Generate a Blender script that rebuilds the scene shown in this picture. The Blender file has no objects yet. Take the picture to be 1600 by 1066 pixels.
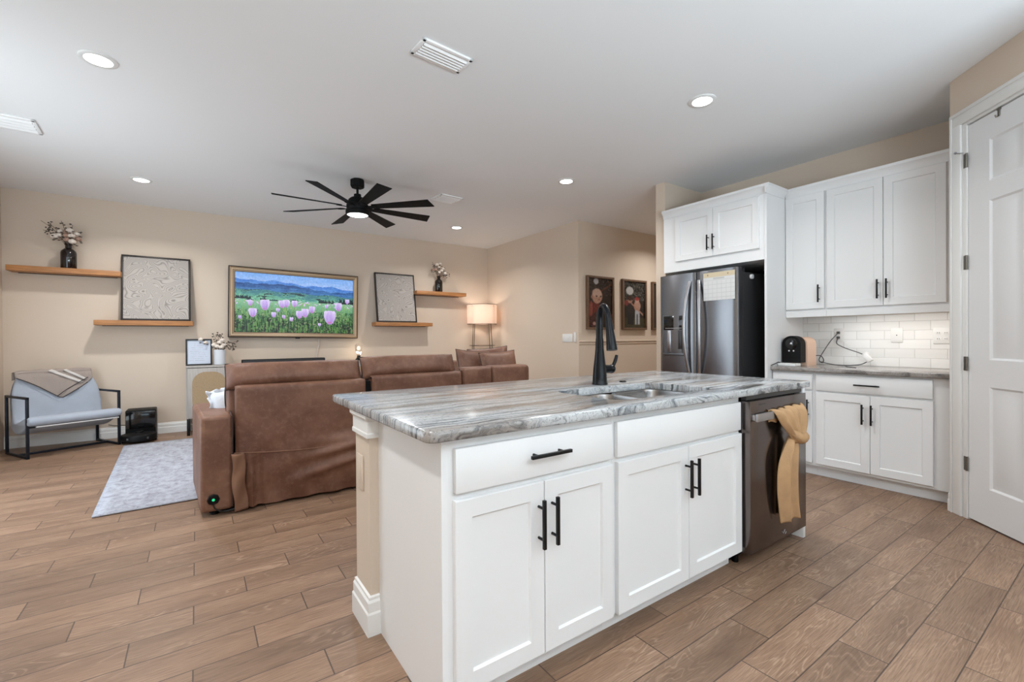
import bpy, bmesh, math, random
import numpy as np
from mathutils import Vector, Matrix
random.seed(7)
rng = np.random.default_rng(3)
SC = bpy.context.scene
COL = SC.collection

# ------------------------------------------------------------------ camera
cam_d = bpy.data.cameras.new('camera'); cam = bpy.data.objects.new('camera', cam_d); COL.objects.link(cam)
cam_d.sensor_width = 36.0; cam_d.lens = 705.93 / 1600 * 36.0
cam_d.clip_start = 0.05; cam_d.clip_end = 100
_F = Vector((0.57238772, 0.8199633, -0.00569997)); _R = Vector((0.81993635, -0.57241549, -0.00669984))
_U = _R.cross(_F)
cam.matrix_world = Matrix(((_R.x, _U.x, -_F.x, 0), (_R.y, _U.y, -_F.y, 0), (_R.z, _U.z, -_F.z, 1.178), (0, 0, 0, 1)))
SC.camera = cam

# ------------------------------------------------------------------ world, exposure, daylight and fill light
w = bpy.data.worlds.new('world'); SC.world = w; w.use_nodes = True
bg = w.node_tree.nodes['Background']
sky = w.node_tree.nodes.new('ShaderNodeTexSky'); sky.sky_type = 'HOSEK_WILKIE'; sky.sun_direction = (-0.4, -0.5, 0.75); sky.turbidity = 3
w.node_tree.links.new(sky.outputs[0], bg.inputs[0]); bg.inputs[1].default_value = 1.2
SC.view_settings.view_transform = 'Standard'; SC.view_settings.look = 'None'
SC.view_settings.exposure = 0.12; SC.view_settings.gamma = 1.0; SC.view_settings.use_curve_mapping = False

def area(name, loc, direction, sx, sy, power, color, spread=math.pi):
    d = bpy.data.lights.new(name, 'AREA'); d.shape = 'RECTANGLE'; d.size = sx; d.size_y = sy
    d.energy = power; d.color = color; d.spread = spread
    o = bpy.data.objects.new(name, d); COL.objects.link(o); o.location = loc
    o.rotation_euler = Vector(direction).to_track_quat('-Z', 'Z').to_euler()
    return o
H = 2.873
# daylight through the left sliding doors; rear fill light added to brighten the ceiling
area('daylight_left', (-1.72, 4.5, 1.2), (1, .1, .05), 3.4, 2.1, 64, (0.82, 0.92, 1.0))
area('rear_ceiling_fill', (0.9, -2.58, 1.2), (0, .14, .99), 3.8, 1.7, 430, (0.71, 0.87, 1.0))

# ------------------------------------------------------------------ helpers
def s2l(c):
    c = c / 255.0
    return c / 12.92 if c <= 0.04045 else ((c + 0.055) / 1.055) ** 2.4
def RGB(r, g, b): return (s2l(r), s2l(g), s2l(b), 1.0)

def mat(name, col, rough=0.5, metal=0.0, spec=0.5, emit=None, estr=0.0, bump=None, var=None, coat=0.0, trans=0.0):
    m = bpy.data.materials.new(name); m.use_nodes = True
    nt = m.node_tree; b = nt.nodes['Principled BSDF']
    b.inputs['Base Color'].default_value = col; b.inputs['Roughness'].default_value = rough
    b.inputs['Metallic'].default_value = metal; b.inputs['Specular IOR Level'].default_value = spec
    b.inputs['Coat Weight'].default_value = coat
    b.inputs['Transmission Weight'].default_value = trans
    if emit: b.inputs['Emission Color'].default_value = emit; b.inputs['Emission Strength'].default_value = estr
    if bump or var:
        tc = nt.nodes.new('ShaderNodeTexCoord')
    if var:  # (scale, amount, stretch)
        mp = nt.nodes.new('ShaderNodeMapping'); mp.inputs['Scale'].default_value = var[2] if len(var) > 2 else (1, 1, 1)
        nt.links.new(tc.outputs['Object'], mp.inputs[0])
        n = nt.nodes.new('ShaderNodeTexNoise'); n.inputs['Scale'].default_value = var[0]; n.inputs['Detail'].default_value = 5
        nt.links.new(mp.outputs[0], n.inputs['Vector'])
        mr = nt.nodes.new('ShaderNodeMapRange'); mr.inputs[1].default_value = .3; mr.inputs[2].default_value = .7
        mr.inputs[3].default_value = 1 - var[1]; mr.inputs[4].default_value = 1 + var[1]
        nt.links.new(n.outputs[0], mr.inputs[0])
        mx = nt.nodes.new('ShaderNodeMix'); mx.data_type = 'RGBA'; mx.blend_type = 'MULTIPLY'; mx.inputs[0].default_value = 1
        mx.inputs[6].default_value = col; nt.links.new(mr.outputs[0], mx.inputs[7]); nt.links.new(mx.outputs[2], b.inputs['Base Color'])
    if bump:  # (scale, strength, stretch)
        mp2 = nt.nodes.new('ShaderNodeMapping'); mp2.inputs['Scale'].default_value = bump[2] if len(bump) > 2 else (1, 1, 1)
        nt.links.new(tc.outputs['Object'], mp2.inputs[0])
        n2 = nt.nodes.new('ShaderNodeTexNoise'); n2.inputs['Scale'].default_value = bump[0]; n2.inputs['Detail'].default_value = 4
        nt.links.new(mp2.outputs[0], n2.inputs['Vector'])
        bp = nt.nodes.new('ShaderNodeBump'); bp.inputs['Strength'].default_value = bump[1]; bp.inputs['Distance'].default_value = .01
        nt.links.new(n2.outputs[0], bp.inputs['Height']); nt.links.new(bp.outputs[0], b.inputs['Normal'])
    return m

ORG = {}
class MB:
    def __init__(s, T=None): s.bm = bmesh.new(); s.T = T
    def _n(s): return len(s.bm.verts)
    def _t(s, n, M=None):
        s.bm.verts.ensure_lookup_table()
        for v in s.bm.verts[n:]:
            if M is not None: v.co = M @ v.co
            if s.T is not None: v.co = s.T @ v.co
    def box(s, x0, x1, y0, y1, z0, z1, bev=0.0, seg=2, M=None):
        t = bmesh.new()
        r = bmesh.ops.create_cube(t, size=1.0)
        for v in r['verts']:
            v.co = Vector(((x0 + x1) / 2 + v.co.x * (x1 - x0), (y0 + y1) / 2 + v.co.y * (y1 - y0), (z0 + z1) / 2 + v.co.z * (z1 - z0)))
        if bev > 0:
            bmesh.ops.bevel(t, geom=list(t.edges), offset=bev, segments=seg, profile=.5, affect='EDGES')
        mp = {}
        for v in t.verts:
            co = v.co
            if M is not None: co = M @ co
            if s.T is not None: co = s.T @ co
            mp[v] = s.bm.verts.new(co)
        for f in t.faces: s.bm.faces.new([mp[v] for v in f.verts])
        t.free(); return s
    def prism(s, pts, a0, a1, axis='z', M=None):
        n = s._n()
        def P(p, a): return {'z': (p[0], p[1], a), 'y': (p[0], a, p[1]), 'x': (a, p[0], p[1])}[axis]
        A = [s.bm.verts.new(P(p, a0)) for p in pts]; B = [s.bm.verts.new(P(p, a1)) for p in pts]
        k = len(pts)
        for i in range(k): s.bm.faces.new((A[i], A[(i + 1) % k], B[(i + 1) % k], B[i]))
        s.bm.faces.new(A[::-1]); s.bm.faces.new(B)
        s._t(n, M); return s
    def grid(s, nu, nv, fn, cu=False, cv=False, cap=False, M=None):
        n = s._n(); V = []
        for i in range(nu + (0 if cu else 1)):
            V.append([s.bm.verts.new(fn(i / nu, j / nv)) for j in range(nv + (0 if cv else 1))])
        for i in range(nu):
            for j in range(nv):
                a = V[i]; b = V[(i + 1) % len(V)]; j2 = (j + 1) % len(a)
                s.bm.faces.new((a[j], b[j], b[j2], a[j2]))
        if cap and cv:
            s.bm.faces.new(V[0]); s.bm.faces.new(V[-1][::-1])
        s._t(n, M); return s
    def sweep(s, path, prof):
        """profile [(out, z)] swept along plan points, mitred, outwards = left of the path"""
        n = s._n(); P = [Vector((p[0], p[1], 0)) for p in path]; R = []
        for i, p in enumerate(P):
            d0 = (p - P[i - 1]).normalized() if i else None; d1 = (P[i + 1] - p).normalized() if i < len(P) - 1 else None
            n0 = Vector((-d0.y, d0.x, 0)) if d0 else None; n1 = Vector((-d1.y, d1.x, 0)) if d1 else None
            if n0 and n1: m = (n0 + n1).normalized(); m = m / max(m.dot(n0), .2)
            else: m = n0 or n1
            R.append([s.bm.verts.new(p + m * o + Vector((0, 0, z))) for o, z in prof])
        for A, B in zip(R, R[1:]):
            k = len(prof)
            for j in range(k): s.bm.faces.new((A[j], A[(j + 1) % k], B[(j + 1) % k], B[j]))
        s.bm.faces.new(R[0][::-1]); s.bm.faces.new(R[-1]); s._t(n); return s
    def lathe(s, prof, c=(0, 0, 0), seg=28, M=None, cap=True):
        k = len(prof) - 1; n = s._n()
        V = [[s.bm.verts.new((c[0] + max(r, 1e-4) * math.cos(2 * math.pi * j / seg), c[1] + max(r, 1e-4) * math.sin(2 * math.pi * j / seg), c[2] + z)) for j in range(seg)] for r, z in prof]
        for i in range(k):
            for j in range(seg):
                j2 = (j + 1) % seg
                s.bm.faces.new((V[i][j], V[i][j2], V[i + 1][j2], V[i + 1][j]))
        if cap: s.bm.faces.new(V[0][::-1]); s.bm.faces.new(V[-1])
        s._t(n, M); return s
    def cyl(s, p0, p1, r, seg=16, r2=None):
        return s.tube([p0, p1], [r, r if r2 is None else r2], seg)
    def tube(s, pts, r, seg=8, smooth=0, closed=False, sq=None):
        pts = [Vector(p) for p in pts]
        if smooth:
            q = []; N = len(pts)
            for i in range(N - 1):
                p0, p1, p2, p3 = pts[max(i - 1, 0)], pts[i], pts[i + 1], pts[min(i + 2, N - 1)]
                for t in range(smooth):
                    t = t / smooth
                    q.append(.5 * ((2 * p1) + (p2 - p0) * t + (2 * p0 - 5 * p1 + 4 * p2 - p3) * t * t + (3 * p1 - p0 - 3 * p2 + p3) * t ** 3))
            q.append(pts[-1]); pts = q
        N = len(pts)
        if isinstance(r, (int, float)): R = [r] * N
        else: R = [float(np.interp(i / (N - 1), np.linspace(0, 1, len(r)), r)) for i in range(N)]
        n = s._n(); rings = []; up = None
        for i, p in enumerate(pts):
            d = (pts[min(i + 1, N - 1)] - pts[max(i - 1, 0)]).normalized()
            if up is None:
                up = Vector((0, 0, 1)) if abs(d.z) < .9 else Vector((1, 0, 0))
            a = d.cross(up).normalized(); up = a.cross(d).normalized()
            ring = []
            for j in range(seg):
                t = 2 * math.pi * (j + (.5 if sq else 0)) / seg
                ring.append(s.bm.verts.new(p + (a * math.cos(t) + up * math.sin(t)) * R[i]))
            rings.append(ring)
        for i in range(N - 1):
            for j in range(seg):
                j2 = (j + 1) % seg
                s.bm.faces.new((rings[i][j], rings[i][j2], rings[i + 1][j2], rings[i + 1][j]))
        s.bm.faces.new(rings[0][::-1]); s.bm.faces.new(rings[-1])
        s._t(n); return s
    def ball(s, c, rx, ry=None, rz=None, e1=1.0, e2=1.0, nu=20, nv=12, M=None, fn=None):
        ry = ry or rx; rz = rz or rx
        sg = lambda x, e: math.copysign(abs(x) ** e, x)
        def f(u, v):
            t = 2 * math.pi * u; ph = (v - .5) * math.pi * .9999
            cp = sg(math.cos(ph), e1)
            q = Vector((cp * sg(math.cos(t), e2) * rx, cp * sg(math.sin(t), e2) * ry, sg(math.sin(ph), e1) * rz))
            if fn: q = fn(q)
            return q + Vector(c)
        n = s._n()
        s.T, T = None, s.T
        s.grid(nu, nv, f, cu=True)
        s.T = T; s._t(n, M); return s
    def build(s, name, m, parent=None, origin=None, angle=40, smooth=True, solid=0, sub=0):
        bmesh.ops.recalc_face_normals(s.bm, faces=s.bm.faces)
        me = bpy.data.meshes.new(name)
        o = bpy.data.objects.new(name, me); COL.objects.link(o)
        if parent is not None:
            og = ORG[parent.name]; o.parent = parent
        else:
            if origin is None:
                xs = [v.co for v in s.bm.verts]
                origin = Vector(((min(v.x for v in xs) + max(v.x for v in xs)) / 2, (min(v.y for v in xs) + max(v.y for v in xs)) / 2, min(v.z for v in xs)))
            og = Vector(origin); o.location = og
        ORG[o.name] = og
        for v in s.bm.verts: v.co -= og
        s.bm.to_mesh(me); s.bm.free()
        for mm in (m if isinstance(m, (list, tuple)) else [m]): me.materials.append(mm)
        if smooth:
            for p in me.polygons: p.use_smooth = True
            me.set_sharp_from_angle(angle=math.radians(angle))
        if solid:
            md = o.modifiers.new('solidify', 'SOLIDIFY'); md.thickness = solid; md.offset = 0
        if sub:
            md = o.modifiers.new('subsurf', 'SUBSURF'); md.levels = sub; md.render_levels = sub
        return o

def thing(name, label, cat, loc, group=None):
    o = bpy.data.objects.new(name, None); COL.objects.link(o); o.location = loc; o.empty_display_size = .1
    ORG[o.name] = Vector(loc); o['label'] = label; o['category'] = cat
    if group: o['group'] = group
    return o
def tag(o, label, cat, group=None):
    o['label'] = label; o['category'] = cat
    if group: o['group'] = group
    return o
def struct(o): o['kind'] = 'structure'; return o
def frame(o, u, v, w_):
    """4x4 mapping local (a, b, c) to o + a*u + b*v + c*w"""
    u, v, w_ = Vector(u), Vector(v), Vector(w_)
    return Matrix(((u.x, v.x, w_.x, o[0]), (u.y, v.y, w_.y, o[1]), (u.z, v.z, w_.z, o[2]), (0, 0, 0, 1)))

def picture(name, arr, T, wd, ht, parent, emit=False, rough=.4, estr=1.0):
    """flat picture: a mesh of small coloured faces, arr[row from top, col, rgb 0..255]"""
    nr, nc = arr.shape[:2]
    me = bpy.data.meshes.new(name)
    vs = [T @ Vector((i / nc * wd, j / nr * ht, 0)) - ORG[parent.name] for j in range(nr + 1) for i in range(nc + 1)]
    fs = [(j * (nc + 1) + i, j * (nc + 1) + i + 1, (j + 1) * (nc + 1) + i + 1, (j + 1) * (nc + 1) + i) for j in range(nr) for i in range(nc)]
    me.from_pydata([tuple(v) for v in vs], [], fs)
    ca = me.color_attributes.new('paint', 'FLOAT_COLOR', 'CORNER')
    a = np.clip(arr, 0, 255) / 255.0
    lin = np.where(a <= .04045, a / 12.92, ((a + .055) / 1.055) ** 2.4)[::-1]
    flat = np.ones((nr * nc, 4, 4), np.float32); flat[:, :, :3] = lin.reshape(-1, 1, 3)
    ca.data.foreach_set('color', flat.ravel())
    m = bpy.data.materials.new(name + '_paint'); m.use_nodes = True; nt = m.node_tree; b = nt.nodes['Principled BSDF']
    at = nt.nodes.new('ShaderNodeAttribute'); at.attribute_name = 'paint'
    b.inputs['Roughness'].default_value = rough
    if emit:
        b.inputs['Base Color'].default_value = (0.01, 0.01, 0.01, 1)
        nt.links.new(at.outputs['Color'], b.inputs['Emission Color']); b.inputs['Emission Strength'].default_value = estr
    else: nt.links.new(at.outputs['Color'], b.inputs['Base Color'])
    me.materials.append(m)
    o = bpy.data.objects.new(name, me); COL.objects.link(o); o.parent = parent; ORG[o.name] = ORG[parent.name]
    return o

# ------------------------------------------------------------------ materials
def noise_tree(m):
    return m.node_tree, m.node_tree.nodes, m.node_tree.links
M = {}
M['wall'] = mat('beige_wall_paint', RGB(210, 194, 177), .85, spec=.25, bump=(180, .05))
M['ceil'] = mat('ceiling_paint', RGB(236, 236, 236), .9, spec=.2, bump=(140, .05))
M['cab'] = mat('white_cabinet_paint', RGB(232, 232, 232), .42, spec=.4)
M['trim'] = mat('white_trim_paint', RGB(230, 229, 226), .4, spec=.4)
M['door'] = mat('white_door_paint', RGB(228, 228, 228), .45, spec=.4)
M['black'] = mat('matte_black_metal', RGB(9, 10, 13), .36, .0, spec=.35)
M['faucet'] = mat('satin_black_faucet', RGB(4, 7, 13), .28, .0, spec=.28)
M['fanm'] = mat('fan_black_paint', RGB(5, 5, 6), .6, spec=.2)
M['vent'] = mat('white_vent_enamel', RGB(244, 244, 243), .4)
M['blackp'] = mat('black_plastic', RGB(5, 5, 6), .5, spec=.22)
M['gloss'] = mat('gloss_black', RGB(8, 8, 9), .12, spec=.6)
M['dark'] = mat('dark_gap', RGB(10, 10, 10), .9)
M['chairm'] = mat('chair_black_steel', RGB(22, 28, 38), .4, .4)
M['steel'] = mat('brushed_steel', RGB(175, 175, 178), .28, 1.0, bump=(40, .03, (1, 40, 1)))
M['sinkm'] = mat('sink_steel', RGB(150, 148, 147), .26, 1.0)
M['dsteel'] = mat('black_stainless', RGB(136, 137, 141), .25, .95, bump=(30, .02, (1, 1, 60)))
M['dsteel2'] = mat('dishwasher_black_stainless', RGB(118, 110, 108), .2, .95)
M['fside'] = mat('fridge_side_grey', RGB(70, 70, 72), .35, .6)
M['dispm'] = mat('dispenser_frame_grey', RGB(118, 120, 124), .3, .8)
M['recm'] = mat('dispenser_recess_grey', RGB(104, 106, 110), .3, .7)
M['handle'] = mat('fridge_handle_steel', RGB(185, 185, 188), .3, 1.0)
M['plate'] = mat('white_plastic_plate', RGB(226, 226, 224), .4)
M['nickel'] = mat('satin_nickel', RGB(120, 116, 108), .35, 1.0)
M['shelf'] = mat('oak_shelf', RGB(168, 116, 70), .5, var=(3, .25, (2, 18, 40)), bump=(30, .08, (1, 12, 12)))
M['gold'] = mat('champagne_gold', RGB(156, 132, 106), .38, .45)
M['goldl'] = mat('pale_gold_edge', RGB(214, 190, 156), .35, .45)
M['dbrown'] = mat('dark_bronze', RGB(40, 33, 30), .45, .3)
M['vase'] = mat('black_glazed_vase', RGB(18, 10, 9), .12, spec=.7)
M['wvase'] = mat('white_ceramic', RGB(206, 210, 216), .5)
M['cotton'] = mat('cotton_white', RGB(226, 214, 202), .95, bump=(80, .4))
M['petal'] = mat('dried_petal_pink', RGB(170, 138, 122), .9)
M['twig'] = mat('dried_twig', RGB(92, 70, 58), .85)
M['leaf'] = mat('dark_dried_leaf', RGB(86, 76, 66), .8)
M['frameb'] = mat('black_frame', RGB(20, 20, 22), .5)
M['fwood'] = mat('walnut_frame', RGB(104, 78, 58), .5, var=(8, .2, (6, 6, 1)))
M['greyw'] = mat('grey_washed_wood', RGB(166, 160, 154), .6, var=(5, .12, (12, 12, 1)), bump=(40, .05, (6, 6, 1)))
M['tan'] = mat('tan_wood_panel', RGB(222, 188, 164), .45)
M['lampm'] = mat('lamp_bronze', RGB(96, 80, 66), .4, .6)
M['green'] = mat('green_led', RGB(10, 60, 35), .3, emit=(.02, .9, .35, 1), estr=.8)
M['towel'] = mat('tan_cotton_towel', RGB(188, 152, 114), .95, spec=.1, bump=(220, .35), var=(14, .08))
M['chairf'] = mat('grey_blue_upholstery', RGB(168, 175, 186), .9, spec=.2, bump=(250, .2), var=(6, .05))
M['blanket'] = mat('taupe_throw_fabric', RGB(158, 146, 138), .95, spec=.1, bump=(120, .3))
M['blankw'] = mat('throw_cream_stripe', RGB(206, 200, 194), .95, spec=.1)
M['blankd'] = mat('throw_dark_edging', RGB(52, 46, 48), .95, spec=.1)
M['pillow'] = mat('white_pillow_fabric', RGB(222, 228, 236), .95, spec=.1, bump=(90, .25))
M['cable'] = mat('black_cable', RGB(14, 14, 14), .5)
M['gcable'] = mat('grey_cable', RGB(70, 70, 72), .5)
M['wcable'] = mat('white_cable', RGB(205, 195, 184), .5)
M['bulb'] = mat('lit_globe', (1, .9, .8, 1), .2, emit=(1, .85, .68, 1), estr=.8)
M['led'] = mat('ceiling_led_disc', (1, 1, 1, 1), .4, emit=(1, .98, .95, 1), estr=9)
M['fanled'] = mat('fan_led_disc', (1, 1, 1, 1), .4, emit=(.93, .96, 1, 1), estr=3)
M['ucled'] = mat('under_cabinet_led', (1, 1, 1, 1), .4, emit=(1, .97, .93, 1), estr=4)
M['paper'] = mat('paper_white', RGB(214, 214, 212), .8)
M['kraft'] = mat('kraft_strip', RGB(190, 172, 140), .8)

# lamp shade: thin fabric that lets the bulb shine through
def shade_mat():
    m = bpy.data.materials.new('lamp_shade_fabric'); m.use_nodes = True; nt, N, Lk = noise_tree(m)
    b = N['Principled BSDF']; b.inputs['Base Color'].default_value = RGB(240, 214, 198); b.inputs['Roughness'].default_value = .9
    t = N.new('ShaderNodeBsdfTranslucent'); t.inputs[0].default_value = RGB(248, 222, 204)
    mx = N.new('ShaderNodeMixShader'); mx.inputs[0].default_value = .38
    Lk.new(b.outputs[0], mx.inputs[1]); Lk.new(t.outputs[0], mx.inputs[2]); Lk.new(mx.outputs[0], N['Material Output'].inputs[0])
    return m
M['shade'] = shade_mat()

def glass_mat():
    m = bpy.data.materials.new('clear_glass'); m.use_nodes = True; b = m.node_tree.nodes['Principled BSDF']
    b.inputs['Transmission Weight'].default_value = 1; b.inputs['Roughness'].default_value = 0; b.inputs['IOR'].default_value = 1.2
    return m
M['glass'] = glass_mat()

class NT:
    """small helper for math node chains"""
    def __init__(s, m): s.nt = m.node_tree; s.b = s.nt.nodes['Principled BSDF']
    def n(s, t, **k):
        q = s.nt.nodes.new(t)
        for a, v in k.items(): setattr(q, a, v)
        return q
    def l(s, a, b): s.nt.links.new(a, b)
    def m(s, op, a, b=None, c=None):
        q = s.n('ShaderNodeMath', operation=op)
        for i, v in enumerate((a, b, c)):
            if v is None: continue
            if isinstance(v, (int, float)): q.inputs[i].default_value = v
            else: s.l(v, q.inputs[i])
        return q.outputs[0]
    def comb(s, x, y, z):
        q = s.n('ShaderNodeCombineXYZ')
        for i, v in enumerate((x, y, z)):
            if isinstance(v, (int, float)): q.inputs[i].default_value = v
            else: s.l(v, q.inputs[i])
        return q.outputs[0]
    def noise(s, vec, scale, detail=4, rough=.5, dist=0):
        q = s.n('ShaderNodeTexNoise'); q.inputs['Scale'].default_value = scale; q.inputs['Detail'].default_value = detail
        q.inputs['Roughness'].default_value = rough; q.inputs['Distortion'].default_value = dist
        s.l(vec, q.inputs['Vector']); return q.outputs[0]
    def ramp(s, fac, stops):
        q = s.n('ShaderNodeValToRGB'); e = q.color_ramp.elements
        while len(e) < len(stops): e.new(.5)
        for el, (p, c) in zip(e, stops): el.position = p; el.color = c
        s.l(fac, q.inputs[0]); return q.outputs[0]
    def mix(s, fac, a, b, bt='MIX'):
        q = s.n('ShaderNodeMix', data_type='RGBA', blend_type=bt)
        for i, v in ((0, fac), (6, a), (7, b)):
            if isinstance(v, (int, float, tuple)): q.inputs[i].default_value = v
            else: s.l(v, q.inputs[i])
        return q.outputs[2]
    def mul(s, a, b):
        return s.mix(1.0, a, b, 'MULTIPLY')
    def geo(s):
        g = s.n('ShaderNodeNewGeometry'); sp = s.n('ShaderNodeSeparateXYZ'); s.l(g.outputs['Position'], sp.inputs[0])
        return g.outputs['Position'], sp.outputs[0], sp.outputs[1], sp.outputs[2]

def floor_mat():
    m = bpy.data.materials.new('wood_look_plank_tile'); m.use_nodes = True; t = NT(m)
    P, x, y, z = t.geo()
    r = t.m('DIVIDE', t.m('SUBTRACT', y, .238), .158); row = t.m('FLOOR', r); fy = t.m('FRACT', r)
    xx = t.m('SUBTRACT', t.m('SUBTRACT', x, .388), t.m('MULTIPLY', row, .2047))
    q = t.m('DIVIDE', xx, .614); colm = t.m('FLOOR', q); fx = t.m('FRACT', q)
    wn = t.n('ShaderNodeTexWhiteNoise', noise_dimensions='3D'); t.l(t.comb(row, colm, 1.0), wn.inputs['Vector'])
    rnd = wn.outputs['Value']
    # grain in plank space, shifted per plank
    gx = t.m('ADD', t.m('MULTIPLY', x, 1.0), t.m('MULTIPLY', rnd, 37.0)); gy = t.m('ADD', y, t.m('MULTIPLY', rnd, 11.0))
    v1 = t.comb(t.m('MULTIPLY', gx, 2.0), t.m('MULTIPLY', gy, 10.0), 0.0)
    n1 = t.noise(v1, 1.0, 2.5, .45, .8)
    rings = t.m('FRACT', t.m('MULTIPLY', n1, 15.0))
    rings = t.m('ABSOLUTE', t.m('SUBTRACT', rings, .5))
    v2 = t.comb(t.m('MULTIPLY', gx, 9.0), t.m('MULTIPLY', gy, 230.0), 0.0)
    fine = t.noise(v2, 1.0, 4, .6)
    big = t.noise(t.comb(t.m('MULTIPLY', gx, 1.3), t.m('MULTIPLY', gy, 7.0), 3.0), 1.0, 3)
    base = t.ramp(big, [(.25, RGB(119, 93, 74)), (.5, RGB(145, 116, 94)), (.78, RGB(161, 132, 108))])
    msk = t.ramp(t.noise(t.comb(t.m('MULTIPLY', gx, 2.6), t.m('MULTIPLY', gy, 9.0), 21.0), 1.0, 1), [(.42, (0, 0, 0, 1)), (.66, (1, 1, 1, 1))])
    c = t.mix(t.mul(msk, t.ramp(rings, [(.0, (.6, .6, .6, 1)), (.10, (.34, .34, .34, 1)), (.22, (0, 0, 0, 1))])), base, RGB(184, 155, 130))
    c = t.mix(t.ramp(fine, [(.42, (0, 0, 0, 1)), (.70, (.62, .62, .62, 1))]), c, RGB(96, 72, 57))
    # knots
    kn = t.noise(t.comb(t.m('MULTIPLY', gx, 5.0), t.m('MULTIPLY', gy, 14.0), 7.0), 1.0, 1)
    c = t.mix(t.ramp(kn, [(.70, (0, 0, 0, 1)), (.82, (.6, .6, .6, 1))]), c, RGB(84, 62, 48))
    tone = t.n('ShaderNodeMapRange'); t.l(rnd, tone.inputs[0]); tone.inputs[3].default_value = .84; tone.inputs[4].default_value = 1.12
    c = t.mix(1.0, c, tone.outputs[0], 'MULTIPLY')
    # grout
    gy_ = t.m('MINIMUM', fy, t.m('SUBTRACT', 1.0, fy)); gx_ = t.m('MINIMUM', fx, t.m('SUBTRACT', 1.0, fx))
    g1 = t.m('LESS_THAN', gy_, .0022 / .158); g2 = t.m('LESS_THAN', gx_, .0024 / .614)
    g = t.m('MAXIMUM', g1, g2)
    c = t.mix(g, c, RGB(84, 66, 55))
    t.l(c, t.b.inputs['Base Color'])
    rr = t.n('ShaderNodeMapRange'); t.l(fine, rr.inputs[0]); rr.inputs[3].default_value = .34; rr.inputs[4].default_value = .52
    t.l(rr.outputs[0], t.b.inputs['Roughness']); t.b.inputs['Specular IOR Level'].default_value = .4
    bp = t.n('ShaderNodeBump'); bp.inputs['Strength'].default_value = .25; bp.inputs['Distance'].default_value = .004
    t.l(t.m('SUBTRACT', t.m('MULTIPLY', fine, .3), t.m('MULTIPLY', g, 1.0)), bp.inputs['Height']); t.l(bp.outputs[0], t.b.inputs['Normal'])
    return m
M['floor'] = floor_mat()

def granite_mat(name, axis, brown=(.48, .62)):
    m = bpy.data.materials.new(name); m.use_nodes = True; t = NT(m)
    P, x, y, z = t.geo()
    a, b = (x, y) if axis == 'x' else (y, x)
    wob = t.noise(t.comb(t.m('MULTIPLY', a, 1.6), t.m('MULTIPLY', b, 2.2), t.m('MULTIPLY', z, 2.0)), 1.0, 4, .55)
    bb = t.m('ADD', b, t.m('MULTIPLY', wob, .22))
    bb = t.m('ADD', bb, t.m('MULTIPLY', a, -.06))
    n1 = t.noise(t.comb(t.m('MULTIPLY', a, 1.2), t.m('MULTIPLY', bb, 34.0), t.m('MULTIPLY', z, 1.5)), 1.0, 9, .80)
    n2 = t.noise(t.comb(t.m('MULTIPLY', a, .9), t.m('MULTIPLY', bb, 9.0), 4.0), 1.0, 3, .55)
    n3 = t.noise(P, 95.0, 4, .65)
    c = t.ramp(n1, [(.32, RGB(44, 48, 54)), (.40, RGB(98, 104, 110)), (.46, RGB(156, 160, 163)), (.53, RGB(198, 200, 201)), (.58, RGB(150, 152, 153)), (.64, RGB(52, 52, 54))])
    br = t.ramp(n2, [(brown[0], (0, 0, 0, 1)), (brown[1], (.75, .75, .75, 1))])
    c = t.mix(br, c, t.ramp(n1, [(.34, RGB(70, 62, 56)), (.5, RGB(128, 116, 106)), (.66, RGB(164, 156, 148))]))
    c = t.mix(t.ramp(n3, [(.56, (0, 0, 0, 1)), (.66, (.6, .6, .6, 1))]), c, RGB(56, 60, 66))
    t.l(c, t.b.inputs['Base Color']); t.b.inputs['Roughness'].default_value = .17; t.b.inputs['Specular IOR Level'].default_value = .5
    return m
M['granite'] = granite_mat('polished_banded_granite', 'x')
M['granite2'] = granite_mat('polished_granite_along_wall', 'y', (.28, .42))

def leather_mat():
    m = bpy.data.materials.new('brown_leather'); m.use_nodes = True; t = NT(m)
    tc = t.n('ShaderNodeTexCoord').outputs['Object']
    n1 = t.noise(tc, 3.2, 4, .6, .4); n2 = t.noise(tc, 26, 4, .65); n3 = t.noise(tc, 260, 2, .5)
    c = t.ramp(n1, [(.3, RGB(96, 61, 48)), (.5, RGB(117, 81, 63)), (.72, RGB(138, 101, 81))])
    c = t.mix(t.ramp(n2, [(.5, (0, 0, 0, 1)), (.75, (.3, .3, .3, 1))]), c, RGB(158, 126, 106))
    t.l(c, t.b.inputs['Base Color']); t.b.inputs['Roughness'].default_value = .5; t.b.inputs['Specular IOR Level'].default_value = .4
    bp = t.n('ShaderNodeBump'); bp.inputs['Strength'].default_value = .25; bp.inputs['Distance'].default_value = .006
    t.l(t.m('ADD', t.m('MULTIPLY', n2, .8), t.m('MULTIPLY', n3, .25)), bp.inputs['Height']); t.l(bp.outputs[0], t.b.inputs['Normal'])
    return m
M['leather'] = leather_mat()
M['seam'] = mat('leather_seam_piping', RGB(58, 38, 32), .6)
M['flap'] = mat('leather_underside', RGB(132, 95, 73), .7, var=(5, .15))

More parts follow.
